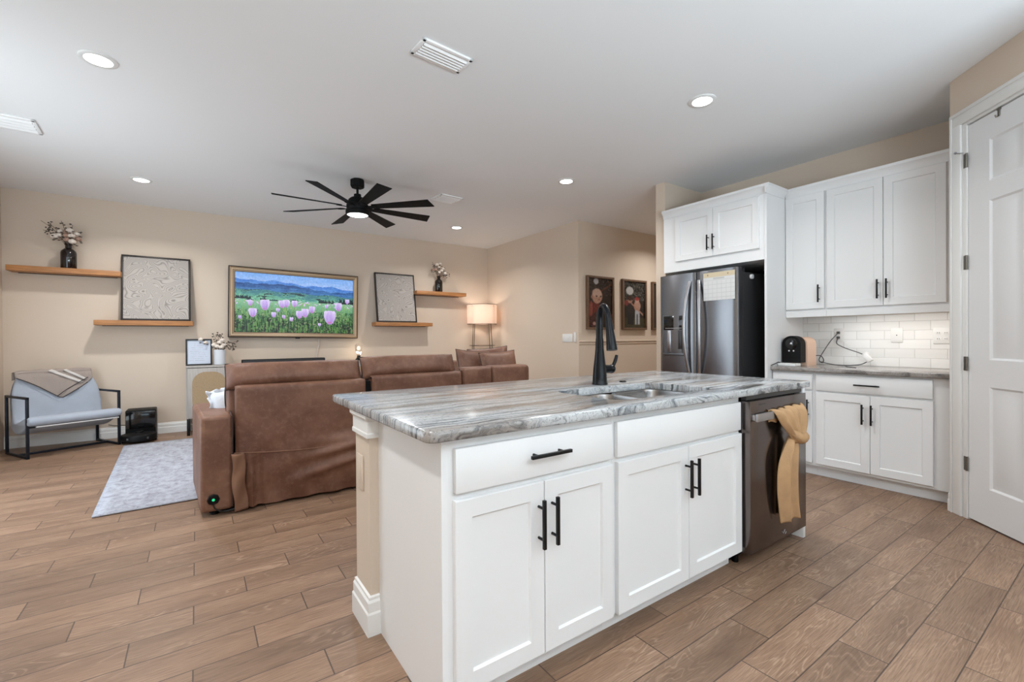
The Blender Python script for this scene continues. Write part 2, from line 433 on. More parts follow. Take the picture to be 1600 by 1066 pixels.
def rug_mat():
    m = bpy.data.materials.new('distressed_grey_rug'); m.use_nodes = True; t = NT(m)
    P, x, y, z = t.geo()
    n1 = t.noise(P, 15, 6, .75, .6); n2 = t.noise(P, 70, 4, .7); n3 = t.noise(t.comb(t.m('MULTIPLY', x, 30), t.m('MULTIPLY', y, 3), 0.0), 1.0, 3)
    c = t.ramp(n1, [(.30, RGB(118, 115, 123)), (.46, RGB(156, 157, 165)), (.6, RGB(174, 177, 186))])
    c = t.mix(t.ramp(n2, [(.52, (0, 0, 0, 1)), (.72, (.6, .6, .6, 1))]), c, RGB(132, 126, 138))
    c = t.mix(t.ramp(n3, [(.45, (0, 0, 0, 1)), (.75, (.3, .3, .3, 1))]), c, RGB(194, 197, 206))
    t.l(c, t.b.inputs['Base Color']); t.b.inputs['Roughness'].default_value = .95; t.b.inputs['Specular IOR Level'].default_value = .1
    bp = t.n('ShaderNodeBump'); bp.inputs['Strength'].default_value = .3; bp.inputs['Distance'].default_value = .004
    t.l(n2, bp.inputs['Height']); t.l(bp.outputs[0], t.b.inputs['Normal'])
    return m
M['rug'] = rug_mat()

def tile_mat():
    m = bpy.data.materials.new('white_subway_tile'); m.use_nodes = True; t = NT(m)
    P, x, y, z = t.geo()
    bk = t.n('ShaderNodeTexBrick'); bk.offset = .5
    bk.inputs['Scale'].default_value = 1.0; bk.inputs['Mortar Size'].default_value = .002; bk.inputs['Mortar Smooth'].default_value = .3
    bk.inputs['Brick Width'].default_value = .2; bk.inputs['Row Height'].default_value = .0775
    bk.inputs['Color1'].default_value = RGB(236, 236, 234); bk.inputs['Color2'].default_value = RGB(230, 230, 228); bk.inputs['Mortar'].default_value = RGB(200, 199, 196)
    t.l(t.comb(t.m('ADD', y, .04), t.m('SUBTRACT', z, .914), 0.0), bk.inputs['Vector'])
    t.l(bk.outputs['Color'], t.b.inputs['Base Color']); t.b.inputs['Roughness'].default_value = .18
    bp = t.n('ShaderNodeBump'); bp.invert = True; bp.inputs['Strength'].default_value = .5; bp.inputs['Distance'].default_value = .003
    t.l(bk.outputs['Fac'], bp.inputs['Height']); t.l(bp.outputs[0], t.b.inputs['Normal'])
    return m
M['tile'] = tile_mat()

def rattan_mat():
    m = bpy.data.materials.new('rattan_cane_weave'); m.use_nodes = True; t = NT(m)
    P, x, y, z = t.geo()
    c1 = t.n('ShaderNodeTexChecker'); c1.inputs['Scale'].default_value = 120; t.l(P, c1.inputs['Vector'])
    n = t.noise(t.comb(t.m('MULTIPLY', x, 60), 0.0, t.m('MULTIPLY', z, 60)), 1, 3)
    c1.inputs['Color1'].default_value = RGB(186, 162, 128); c1.inputs['Color2'].default_value = RGB(136, 112, 82)
    c = t.mix(t.ramp(n, [(.4, (0, 0, 0, 1)), (.7, (.6, .6, .6, 1))]), c1.outputs[0], RGB(150, 126, 96))
    t.l(c, t.b.inputs['Base Color']); t.b.inputs['Roughness'].default_value = .7
    return m
M['rattan'] = rattan_mat()

def art_mat():
    m = bpy.data.materials.new('textured_plaster_canvas'); m.use_nodes = True; t = NT(m)
    tc = t.n('ShaderNodeTexCoord').outputs['Object']
    sp = t.n('ShaderNodeSeparateXYZ'); t.l(tc, sp.inputs[0])
    n0 = t.noise(t.comb(sp.outputs[0], 0.0, sp.outputs[2]), 4.2, 1.2, .4, .9)
    lines = t.m('ABSOLUTE', t.m('SUBTRACT', t.m('FRACT', t.m('MULTIPLY', n0, 26.0)), .5))
    c = t.ramp(lines, [(.0, RGB(130, 124, 118)), (.10, RGB(152, 146, 141)), (.22, RGB(171, 164, 158)), (.5, RGB(174, 167, 161))])
    t.l(c, t.b.inputs['Base Color']); t.b.inputs['Roughness'].default_value = .95
    bp = t.n('ShaderNodeBump'); bp.inputs['Strength'].default_value = .35; bp.inputs['Distance'].default_value = .003
    t.l(lines, bp.inputs['Height']); t.l(bp.outputs[0], t.b.inputs['Normal'])
    return m
M['art'] = art_mat()

# ------------------------------------------------------------------ room shell
XL, XR, YF, XK = -1.743, 4.515, 7.26, 4.886
def sbox(name, m, *b):
    mb = MB()
    for q in b: mb.box(*q)
    return struct(mb.build(name, m, smooth=False))
sbox('floor', M['floor'], (-1.9, 7.2, -2.75, 7.42, -.1, 0))
sbox('ceiling', M['ceil'], (-1.9, 7.2, -2.75, 7.42, H, H + .12))
sbox('wall_far', M['wall'], (XL - .12, XR + .12, YF, YF + .14, 0, H))
sbox('wall_right', M['wall'], (XR, XR + .12, 4.79, YF, 0, H))
sbox('wall_hall', M['wall'], (XR + .12, 7.1, 4.79, 4.91, 0, H))
sbox('wall_hall_end', M['wall'], (7.1, 7.2, 3.2, 4.91, 0, H))
sbox('wall_fridge', M['wall'], (4.2, 7.1, 3.083, 3.205, 0, H))
sbox('wall_kitchen', M['wall'], (XK, XK + .12, .68, 3.083, 0, H))
sbox('wall_pantry_side', M['wall'], (4.26, XK, .684, .804, 0, H))
PT = frame((4.152, .804, 0), (-.70711, -.70711, 0), (0, 0, 1), (-.70711, .70711, 0))
mb = MB(PT); mb.box(0, .125, 0, H, -.12, 0); mb.box(.125, .93, 2.54, H, -.12, 0); mb.box(.93, 1.2, 0, H, -.12, 0)
struct(mb.build('wall_pantry', M['wall'], smooth=False))
sbox('wall_pantry_rear', M['wall'], (3.30, 3.42, -2.6, -.05, 0, H))
sbox('wall_rear', M['wall'], (XL, -1.1, -2.72, -2.6, 0, H), (2.9, 3.42, -2.72, -2.6, 0, H), (-1.1, 2.9, -2.72, -2.6, 0, .3), (-1.1, 2.9, -2.72, -2.6, 2.4, H))
sbox('wall_left', M['wall'], (XL - .12, XL, -2.72, 2.7, 0, H), (XL - .12, XL, 6.3, YF, 0, H), (XL - .12, XL, 2.7, 6.3, 2.35, H))
def wframe(name, axis, a0, a1, z0, z1, at, nm):
    mb = MB(); k = .05
    spans = [(a0, a0 + k), (a1 - k, a1)] + [(a0 + (a1 - a0) * (i + 1) / nm - k / 2, a0 + (a1 - a0) * (i + 1) / nm + k / 2) for i in range(nm - 1)]
    for s in spans:
        mb.box(*((at - .03, at + .03, s[0], s[1]) if axis == 'y' else (s[0], s[1], at - .03, at + .03)), z0, z1)
    for z in ((z0, z0 + k), (z1 - k, z1)):
        mb.box(*((at - .029, at + .029, a0, a1) if axis == 'y' else (a0, a1, at - .029, at + .029)), *z)
    return struct(mb.build(name, M['trim'], smooth=False))
wframe('door_2', 'y', 2.7, 6.3, 0, 2.35, XL - .07, 3)
wframe('window_1', 'x', -1.1, 2.9, .3, 2.4, -2.67, 3)  # unseen window, put into the rear wall for the fill light

# baseboards: stepped profile, swept along straight runs
def bb_prof(h=.135, t=.016):
    return [(0, 0), (t, 0), (t, h * .55), (t * .75, h * .6), (t * .75, h * .84), (t * .45, h * .9), (t * .45, h * .97), (0, h)]
def baseboard(name, T, L, h=.135, t=.016, m=None):
    mb = MB(T); mb.prism(bb_prof(h, t), 0, L, 'x'); return struct(mb.build(name, m or M['trim'], angle=25))
# local x runs along the wall, y outwards, z up
baseboard('baseboard_far', frame((XL, YF, 0), (1, 0, 0), (0, -1, 0), (0, 0, 1)), XR - XL)
baseboard('baseboard_right', frame((XR, YF - .017, 0), (0, -1, 0), (-1, 0, 0), (0, 0, 1)), YF - 4.79 - .017)
baseboard('baseboard_hall', frame((XR + .01, 4.79, 0), (1, 0, 0), (0, -1, 0), (0, 0, 1)), 2.5)
baseboard('baseboard_pantry', frame((4.152 - .0006, .804 + .0006, 0), (-.70711, -.70711, 0), (-.70711, .70711, 0), (0, 0, 1)), .028)
# chair rail and panel moulding in the hall
mb = MB(); mb.box(XR + .005, 7.1, 4.772, 4.79, 1.118, 1.142, .006); mb.box(XR + .005, 7.1, 4.780, 4.79, 1.085, 1.098, .004)
struct(mb.build('trim_3', M['wall']))

# pantry door with its casing
mb = MB(PT)
cw = .092
mb.box(.018, .018 + cw, 0, 2.632, 0, .018, .004); mb.box(.93, 1.02, 0, 2.632, 0, .018, .004)
mb.box(.018, 1.02, 2.632 - cw, 2.632, .0, .0185, .004)
mb.box(.03, .045, 0, 2.61, .018, .024, .003); mb.box(.03, 1.0, 2.605, 2.62, .018, .024, .003)
mb.box(.11, .146, 0, 2.54, -.12, .006, .002); mb.box(.146, .93, 2.522, 2.545, -.12, .006, .002)
struct(mb.build('trim_1', M['trim']))
DT = frame(PT @ Vector((.15, .012, -.002)), (-.70711, -.70711, 0), (0, 0, 1), (-.70711, .70711, 0))
door = thing('door_1', 'white six panel pantry door with nickel hinges set in the diagonal wall', 'door', PT @ Vector((.15, 0, 0)))
door['kind'] = 'structure'
DW_, DH_ = .775, 2.502
mb = MB(DT)
cols = [(.152, .37), (.43, .648)]; rows = [(.225, .85), (1.015, 1.985), (2.10, 2.355)]
xs = [0, .152, .37, .43, .648, DW_]; zs = [0, .225, .85, 1.015, 1.985, 2.10, 2.355, DH_]
mb.box(0, DW_, 0, DH_, -.036, -.012)
for i in (0, 2, 4): mb.box(xs[i], xs[i + 1], 0, DH_, -.012, 0)
for i in (1, 3):
    for j in (0, 2, 4, 6): mb.box(xs[i], xs[i + 1], zs[j], zs[j + 1], -.012, 0)
for c0, c1 in cols:
    for r0, r1 in rows:
        def loop(d, c): return [(c0 + d, r0 + d, c), (c1 - d, r0 + d, c), (c1 - d, r1 - d, c), (c0 + d, r1 - d, c)]
        Ls = [loop(0, 0), loop(.012, -.009), loop(.026, -.009), loop(.048, -.002)]
        n = mb._n(); VV = [[mb.bm.verts.new(p) for p in L] for L in Ls]
        for A, B in zip(VV, VV[1:]):
            for k in range(4): mb.bm.faces.new((A[k], A[(k + 1) % 4], B[(k + 1) % 4], B[k]))
        mb.bm.faces.new(VV[-1]); mb._t(n)
mb.build('door_panel', M['door'], door, angle=20)
for z in (2.297, 1.646, .997, .355):
    hb = MB(PT); hb.box(.122, .146, z - .045, z + .045, .004, .009, .002); hb.cyl((.147, z - .045, .008), (.147, z + .045, .008), .007, 10)
    h_ = hb.build('hinge', M['nickel'], door); h_['label'] = 'nickel door hinge'
kb = MB(PT); kb.tube([(.85, 1.0, 0), (.85, 1.0, .05)], .012, 12); kb.ball((.85, 1.0, .07), .028)
kb.build('door_knob', M['nickel'], door)
mb = MB(PT); mb.tube([(.128, 2.352, .014), (.112, 2.355, .022), (.094, 2.365, .030)], .0035, 8); mb.cyl((.094, 2.365, .030), (.088, 2.368, .033), .008, 10)
tag(mb.build('door_stop', M['handle']), 'small metal hinge pin door stop above the top hinge of the pantry door', 'door stop')
mb = MB(PT); mb.box(.36, .385, 2.506, 2.519, -.02, .006, .002); mb.box(.365, .38, 2.47, 2.512, .001, .005, .002); mb.tube([(.372, 2.472, .003), (.372, 2.465, .016), (.372, 2.477, .02)], .004, 6)
tag(mb.build('over_door_hook', M['nickel']), 'small dark hook hanging over the top edge of the white pantry door', 'hook')

# ------------------------------------------------------------------ cabinet helpers
def shaker(mb, a0, a1, b0, b1, c0, c1, st=.058, rec=.009):
    def loop(d, c): return [(a0 + d, b0 + d, c), (a1 - d, b0 + d, c), (a1 - d, b1 - d, c), (a0 + d, b1 - d, c)]
    Ls = [loop(0, c0), loop(0, c1 - .002), loop(.002, c1), loop(st, c1), loop(st + .005, c1 - rec)]
    n = mb._n(); VV = [[mb.bm.verts.new(p) for p in L] for L in Ls]
    for A, B in zip(VV, VV[1:]):
        for k in range(4): mb.bm.faces.new((A[k], A[(k + 1) % 4], B[(k + 1) % 4], B[k]))
    mb.bm.faces.new(VV[-1]); mb.bm.faces.new(VV[0][::-1]); mb._t(n)
def pull(T, a, b, L, vert, parent, c=0.0, th=.0058, out=.032):
    mb = MB(T)
    if vert:
        mb.box(a - th, a + th, b - L / 2, b + L / 2, c + out - th, c + out + th, .0015)
        for s in (-1, 1): mb.cyl((a, b + s * L * .32, c), (a, b + s * L * .32, c + out), .0048, 10)
    else:
        mb.box(a - L / 2, a + L / 2, b - th, b + th, c + out - th, c + out + th, .0015)
        for s in (-1, 1): mb.cyl((a + s * L * .32, b, c), (a + s * L * .32, b, c + out), .0048, 10)
    return mb.build('handle', M['black'], parent)
def door_part(T, a0, a1, b0, b1, parent, hnd=None, L=.155, c1=.02):
    mb = MB(T); shaker(mb, a0, a1, b0, b1, .0005, c1)
    d = mb.build('door', M['cab'], parent, angle=20)
    if hnd: pull(T, hnd[0], hnd[1], L, True, d, c1)
    return d
def drawer_part(T, a0, a1, b0, b1, parent, hnd=None, L=.17, c1=.02):
    mb = MB(T); mb.box(a0, a1, b0, b1, .0005, c1, .004)
    d = mb.build('drawer', M['cab'], parent)
    if hnd: pull(T, hnd[0], hnd[1], L, False, d, c1)
    return d

# ------------------------------------------------------------------ kitchen island
IF = 1.228
IT = frame((0, IF, 0), (1, 0, 0), (0, 0, 1), (0, -1, 0))
Wg = 'base cabinets of the island'
c1 = thing('base_cabinet', 'white island base cabinet at the end nearest the sofa, one drawer over two doors', 'cabinet', (.965, 1.5, 0), Wg)
mb = MB(); mb.box(.597, 1.328, IF, 1.799, .09, .877); mb.box(.620, 1.328, IF + .055, 1.79, 0, .09); mb.box(.5955, .615, IF - .0005, 1.7992, 0, .877, .001)
mb.build('cabinet_body', M['cab'], c1, smooth=False)
drawer_part(IT, .634, 1.314, .708, .846, c1, (.985, .785), .175)
door_part(IT, .632, .974, .094, .688, c1, (.949, .553), .165)
door_part(IT, .977, 1.316, .094, .688, c1, (1.008, .553), .165)
c2 = thing('base_cabinet', 'white island sink cabinet beside the dishwasher, blank false drawer over two doors', 'cabinet', (1.8, 1.5, 0), Wg)
mb = MB(); mb.box(1.329, 2.262, IF, 1.799, .09, .66); mb.box(1.329, 2.262, IF, IF + .03, .66, .877); mb.box(1.329, 1.36, IF + .03, 1.799, .66, .877); mb.box(2.235, 2.262, IF + .03, 1.799, .66, .877)
mb.box(1.329, 2.262, IF + .055, 1.79, 0, .09)
mb.build('cabinet_body', M['cab'], c2, smooth=False)
drawer_part(IT, 1.342, 2.253, .708, .849, c2)
door_part(IT, 1.346, 1.806, .090, .690, c2, (1.782, .553), .165)
door_part(IT, 1.809, 2.258, .090, .690, c2, (1.838, .553), .165)
# half wall behind the island cabinets
struct(MB().box(.56, 2.93, 1.80, 1.985, 0, .877).build('wall_island', M['wall'], smooth=False))
# path runs so that the outside is on its left
mb = MB(); mb.sweep([(.5953, 1.80), (.56, 1.80), (.56, 1.985), (2.93, 1.985)], [(o, z) for o, z in bb_prof(.155, .017)][::1]); struct(mb.build('baseboard_island', M['trim'], angle=25))
mb = MB(); mb.sweep([(.5953, 1.80), (.56, 1.80), (.56, 1.985), (2.93, 1.985)], [(0, .785), (.012, .785), (.012, .80), (.009, .805), (.009, .85), (.020, .864), (.020, .877), (0, .877)]); struct(mb.build('trim_2', M['trim'], angle=25))
op = thing('outlet_cover', 'beige blank outlet plate on the end of the island half wall', 'outlet', (.558, 1.915, .56))
mb = MB(); mb.box(.553, .56, 1.872, 1.95, .555, .70, .003); mb.build('cover_plate', M['wall'], op)
mb = MB(); mb.box(.5515, .5535, 1.893, 1.929, .585, .67, .001); mb.build('insert', M['wall'], op)
# end panel beside the dishwasher
tag(MB().box(2.897, 2.925, 1.19, 1.799, 0, .877, .001).build('end_panel', M['cab']), 'white end panel of the island on the far side of the dishwasher', 'panel')

# countertop with the sink cut-out
def rrect(x0, x1, y0, y1, r, k=6):
    pts = []
    for cx, cy, a in ((x1 - r, y1 - r, 0), (x0 + r, y1 - r, 90), (x0 + r, y0 + r, 180), (x1 - r, y0 + r, 270)):
        for i in range(k + 1):
            t = math.radians(a + 90 * i / k); pts.append((cx + r * math.cos(t), cy + r * math.sin(t)))
    return pts
SX0, SX1, SY0, SY1 = 1.447, 2.19, 1.297, 1.72
def ring(bm, pts, z): return [bm.verts.new((p[0], p[1], z)) for p in pts]
def bridge(bm, A, B):
    k = len(A)
    for i in range(k): bm.faces.new((A[i], A[(i + 1) % k], B[(i + 1) % k], B[i]))
def loop_edges(bm, A):
    es = []
    for i in range(len(A)):
        e = bm.edges.get((A[i], A[(i + 1) % len(A)])); es.append(e or bm.edges.new((A[i], A[(i + 1) % len(A)])))
    return es
def slab(name, m, x0, x1, y0, y1, z0, z1, r, e=.007, hole=None, **kw):
    mb = MB(); bm = mb.bm
    Ls = []
    for d, z in ((e, z0), (e * .3, z0 + e * .3), (0, z0 + e), (0, z1 - e), (e * .3, z1 - e * .3), (e, z1)):
        Ls.append(ring(bm, rrect(x0 + d, x1 - d, y0 + d, y1 - d, max(r - d, .002)), z))
    for A, B in zip(Ls, Ls[1:]): bridge(bm, A, B)
    if hole:
        hx0, hx1, hy0, hy1, hr = hole; Hs = []
        for d, z in ((0, z0), (0, z1 - .004), (-.0012, z1 - .0012), (-.004, z1)):
            Hs.append(ring(bm, rrect(hx0 + d, hx1 - d, hy0 + d, hy1 - d, hr - d), z))
        for A, B in zip(Hs, Hs[1:]): bridge(bm, A, B)
        bmesh.ops.triangle_fill(bm, edges=loop_edges(bm, Ls[-1]) + loop_edges(bm, Hs[-1]), use_beauty=True)
        bmesh.ops.triangle_fill(bm, edges=loop_edges(bm, Ls[0]) + loop_edges(bm, Hs[0]), use_beauty=True)
    else:
        bm.faces.new(Ls[-1]); bm.faces.new(Ls[0][::-1])
    return mb.build(name, m, angle=50, **kw)
ct = slab('countertop', M['granite'], .532, 2.995, 1.18, 2.30, .878, .914, .035, hole=(SX0, SX1, SY0, SY1, .07))
tag(ct, 'polished grey banded granite countertop with eased edges on top of the island', 'countertop')
sk = thing('sink', 'stainless steel double bowl undermount sink set in the island countertop', 'sink', (1.82, 1.5, .70))
def bowl(x0, x1, y0, y1, z0, r):
    mb = MB(); bm = mb.bm; Ls = []
    for d, z in ((-.012, .8765), (0, .8765), (.004, .86), (.012, z0 + .03), (.03, z0 + .005), (.06, z0)):
        Ls.append(ring(bm, rrect(x0 + d, x1 - d, y0 + d, y1 - d, max(r - d * .5, .02)), z))
    for A, B in zip(Ls, Ls[1:]): bridge(bm, A, B)
    bm.faces.new(Ls[-1]); b = mb.build('bowl', M['sinkm'], sk, angle=50)
    db = MB(); db.lathe([(.045, z0 + .001), (.045, z0 + .004), (.03, z0 + .003), (.0, z0 + .0035)], ((x0 + x1) / 2, (y0 + y1) / 2, 0)); db.build('drain', M['steel'], b)
bowl(1.462, 1.800, 1.312, 1.705, .74, .07); bowl(1.826, 2.175, 1.312, 1.705, .70, .07)

fc = thing('faucet', 'matte black pull down kitchen faucet behind the island sink', 'faucet', (1.872, 1.815, .914))
mb = MB(); mb.lathe([(.044, .0), (.044, .008), (.041, .012), (.040, .04), (.036, .09), (.029, .15), (.024, .20), (.022, .26)], (1.872, 1.815, .914)); mb.build('faucet_body', M['faucet'], fc)
def sp(r, z): return (1.872 - .40 * r, 1.815 - .916 * r, z)   # the spout is swung round towards the left bowl
arc = [sp(0, 1.16), sp(0, 1.26), sp(.008, 1.312), sp(.035, 1.348), sp(.075, 1.350), sp(.108, 1.318), sp(.128, 1.27)]
MB().tube(arc, [.0205, .0195, .018, .0165, .016, .016, .016], 16, smooth=6).build('spout', M['faucet'], fc)
mb = MB(); mb.tube([sp(.127, 1.275), sp(.132, 1.255), sp(.148, 1.20), sp(.166, 1.13), sp(.170, 1.112)], [.0175, .0185, .0225, .0285, .029], 18, smooth=3)
mb.build('spray_head', M['faucet'], fc)
mb = MB(); mb.tube([(1.90, 1.815, 1.0), (1.955, 1.812, .998)], .024, 16); mb.ball((1.962, 1.812, .998), .026)
mb.tube([(1.962, 1.812, 1.0), (1.985, 1.815, 1.02), (2.005, 1.818, 1.048), (2.018, 1.82, 1.075)], [.010, .010, .011, .009], 10, smooth=4)
mb.build('handle', M['faucet'], fc)
mb = MB(); mb.lathe([(.021, 0), (.021, .004), (.016, .009), (.0, .010)], (2.075, 1.825, .914))
tag(mb.build('sink_button', M['black']), 'small round black air switch button on the counter behind the sink', 'button')

# dishwasher
dw = thing('dishwasher', 'black stainless steel dishwasher at the right end of the island', 'dishwasher', (2.58, 1.45, 0))
MB().box(2.276, 2.89, 1.232, 1.79, .10, .872).build('tub', M['dark'], dw, smooth=False)
DT2 = frame((0, 1.232, 0), (1, 0, 0), (0, 0, 1), (0, -1, 0))
dd = MB().box(2.274, 2.892, 1.172, 1.231, .078, .852, .003).build('door', M['dsteel2'], dw)
mb = MB(); mb.box(2.276, 2.89, 1.195, 1.231, .855, .876); mb.build('control_strip', M['gloss'], dw, smooth=False)
mb = MB(); mb.box(2.284, 2.785, 1.140, 1.154, .752, .792, .003); mb.box(2.284, 2.305, 1.154, 1.173, .757, .787, .002); mb.box(2.764, 2.785, 1.154, 1.173, .757, .787, .002); mb.build('handle', M['handle'], dd)
MB().box(2.28, 2.886, 1.30, 1.79, 0, .10).build('toe_kick', M['dark'], dw, smooth=False)
mb = MB(); mb.cyl((2.31, 1.275, 0), (2.31, 1.275, .10), .016, 12); mb.build('foot', M['blackp'], dw)
mb = MB(); mb.box(2.352, 2.425, 1.1714, 1.173, .828, .833); mb.build('emblem', M['fside'], dd, smooth=False)
mb = MB()
for a, b in (((2.60, .118), (2.612, .106)), ((2.612, .106), (2.632, .123)), ((2.635, .098), (2.645, .108))): mb.tube([(a[0], 1.1712, a[1]), (b[0], 1.1712, b[1])], .0016, 5)
mb.build('scuff_mark', M['handle'], dd)

# dish towel knotted round the handle
def cloth_strip(mb, rows, nx=26, folds=5, amp=.012, y_off=0.0, ph=0.0):
    """rows: list of (xc, y, z, width, fold amplitude scale)"""
    R = np.array(rows, float); k = 1.034   # the handle sits a little further out
    R[:, 0] *= k; R[:, 1] = np.minimum(R[:, 1] * k, 1.163); R[:, 2] = 1.178 + (R[:, 2] - 1.178) * k; R[:, 3] *= k
    def f(u, v):
        s = v * (len(R) - 1); i = min(int(s), len(R) - 2); t = s - i
        p0, p1, p2, p3 = R[max(i - 1, 0)], R[i], R[i + 1], R[min(i + 2, len(R) - 1)]
        q = .5 * ((2 * p1) + (p2 - p0) * t + (2 * p0 - 5 * p1 + 4 * p2 - p3) * t * t + (3 * p1 - p0 - 3 * p2 + p3) * t ** 3)
        a = (u - .5) * 2
        yy = q[1] + amp * q[4] * math.sin(a * folds * 1.6 + ph + v * 1.3) - .012 * math.cos(a * 1.5) * q[4]
        return Vector((q[0] + a * q[3] / 2, yy + y_off, q[2] + .004 * math.sin(a * folds * 2 + ph)))
    mb.grid(nx, 30, f)
tw = thing('dish_towel', 'tan cotton dish towel knotted around the dishwasher handle', 'towel', (2.60, 1.13, .2))
mb = MB()
cloth_strip(mb, [(2.43, 1.140, .745, .13, .4), (2.43, 1.136, .79, .14, .5), (2.435, 1.114, .808, .15, .6), (2.445, 1.092, .79, .15, .9), (2.475, 1.083, .735, .13, 1.1), (2.515, 1.074, .675, .085, 1.0), (2.535, 1.074, .632, .06, .5)], folds=3, amp=.011)
cloth_strip(mb, [(2.60, 1.140, .745, .16, .4), (2.61, 1.136, .79, .19, .5), (2.605, 1.114, .812, .20, .7), (2.60, 1.090, .79, .20, .9), (2.59, 1.078, .735, .17, 1.0), (2.565, 1.072, .675, .10, 1.0), (2.54, 1.074, .632, .06, .5)], folds=4, amp=.012, ph=1.2)
mb.build('loop', M['towel'], tw, solid=.005, angle=80)
mb = MB(); mb.tube([(2.555, 1.122, .684), (2.595, 1.102, .655), (2.642, 1.096, .634), (2.69, 1.102, .638), (2.715, 1.118, .651)], [.012, .024, .03, .028, .016], 14, smooth=5); mb.build('knot', M['towel'], tw, angle=80)
mb = MB()
cloth_strip(mb, [(2.53, 1.085, .665, .075, .5), (2.50, 1.080, .62, .115, 1.0), (2.475, 1.082, .54, .165, 1.3), (2.485, 1.088, .42, .19, 1.2), (2.515, 1.094, .31, .20, 1.0), (2.55, 1.10, .225, .215, .9)], folds=4, amp=.011, ph=.6)
cloth_strip(mb, [(2.545, 1.10, .66, .06, .5), (2.535, 1.115, .58, .10, 1.0), (2.53, 1.13, .45, .14, 1.2), (2.54, 1.135, .30, .16, 1.0), (2.55, 1.14, .245, .17, .9)], folds=4, amp=.010, ph=2.0)
mb.build('hanging_end', M['towel'], tw, solid=.005, angle=80)

# ------------------------------------------------------------------ right-hand wall kitchen run  (local a = -Y)
def WT(x): return frame((x, 0, 0), (0, -1, 0), (0, 0, 1), (-1, 0, 0))
bxf = 4.266
T = WT(bxf)
bc = thing('base_cabinet', 'white base cabinet below the wall counter, one drawer over two doors, next to the pantry', 'cabinet', (4.55, 1.24, 0), 'base cabinets on the kitchen wall')
mb = MB(); mb.box(bxf, XK - .002, .808, 1.66, .09, .877); mb.box(bxf + .055, XK - .002, .808, 1.66, 0, .09); mb.build('cabinet_body', M['cab'], bc, smooth=False)
drawer_part(T, -1.645, -.912, .728, .862, bc, (-1.289, .794), .165)
door_part(T, -1.645, -1.276, .112, .712, bc, (-1.318, .569), .155)
door_part(T, -1.273, -.910, .112, .712, bc, (-1.260, .569), .155)
bc2 = thing('base_cabinet', 'narrow white base cabinet between fridge panel and wider cabinet, behind the island', 'cabinet', (4.55, 1.83, 0), 'base cabinets on the kitchen wall')
mb = MB(); mb.box(bxf, XK - .002, 1.661, 1.997, .09, .877); mb.box(bxf + .055, XK - .002, 1.661, 1.997, 0, .09); mb.build('cabinet_body', M['cab'], bc2, smooth=False)
drawer_part(T, -1.99, -1.675, .728, .862, bc2, (-1.83, .794), .13)
door_part(T, -1.99, -1.675, .112, .712, bc2, (-1.70, .569), .155)
ct2 = slab('countertop', M['granite2'], 4.222, XK - .001, .808, 1.998, .878, .914, .004)
tag(ct2, 'polished granite countertop on the wall cabinets under the white subway tiles', 'countertop')
struct(MB().box(XK - .008, XK, .806, 1.999, .9145, 1.36).build('wall_backsplash', M['tile'], smooth=False))

uxf = 4.532
T = WT(uxf)
Ug = 'upper cabinets on the kitchen wall'
crown = [(0, 0), (.006, 0), (.008, .012), (.012, .03), (.030, .055), (.036, .060), (.036, .082), (0, .082)]
def crown_run(mb, Tm, L): mb.T = Tm; mb.prism(crown, 0, L, 'x')
u1 = thing('upper_cabinet', 'white single door upper cabinet above the coffee machine', 'cabinet', (4.7, 1.84, 1.36), Ug)
mb = MB(); mb.box(uxf, XK - .002, 1.668, 1.998, 1.375, 2.46); mb.box(uxf - .012, uxf + .012, 1.668, 1.998, 1.352, 1.41, .003); mb.build('cabinet_body', M['cab'], u1, smooth=False)
door_part(T, -1.995, -1.682, 1.425, 2.452, u1, (-1.718, 1.557), .155)
u2 = thing('upper_cabinet', 'white double door upper cabinet beside the pantry wall, above the tiles', 'cabinet', (4.7, 1.24, 1.36), Ug)
mb = MB(); mb.box(uxf, XK - .002, .808, 1.667, 1.375, 2.46); mb.box(uxf - .012, uxf + .012, .808, 1.667, 1.352, 1.41, .003); mb.build('cabinet_body', M['cab'], u2, smooth=False)
door_part(T, -1.662, -1.268, 1.425, 2.452, u2, (-1.298, 1.557), .155)
door_part(T, -1.264, -.894, 1.425, 2.452, u2, (-1.239, 1.557), .155)
mb = MB(); crown_run(mb, frame((uxf - .001, 1.9985, 2.456), (0, -1, 0), (-1, 0, 0), (0, 0, 1)), 1.190)
mb.T = None; mb.box(uxf, XK - .002, .808, 1.9985, 2.461, 2.50)
tag(mb.build('crown_molding', M['cab'], angle=25), 'white crown molding along the top of the upper cabinets by the pantry', 'molding')
mb = MB(); mb.box(4.60, 4.64, .95, 1.55, 1.362, 1.374, .002)
tag(mb.build('under_cabinet_light', M['ucled']), 'slim lit light bar beneath the double upper cabinet', 'light')
d = bpy.data.lights.new('under_cabinet_glow', 'AREA'); d.shape = 'RECTANGLE'; d.size = .72; d.size_y = .05; d.energy = 2.0; d.color = (1, .96, .92)
o = bpy.data.objects.new('under_cabinet_glow', d); COL.objects.link(o); o.location = (4.61, 1.22, 1.358); o.rotation_euler = (0, 0, math.pi / 2)

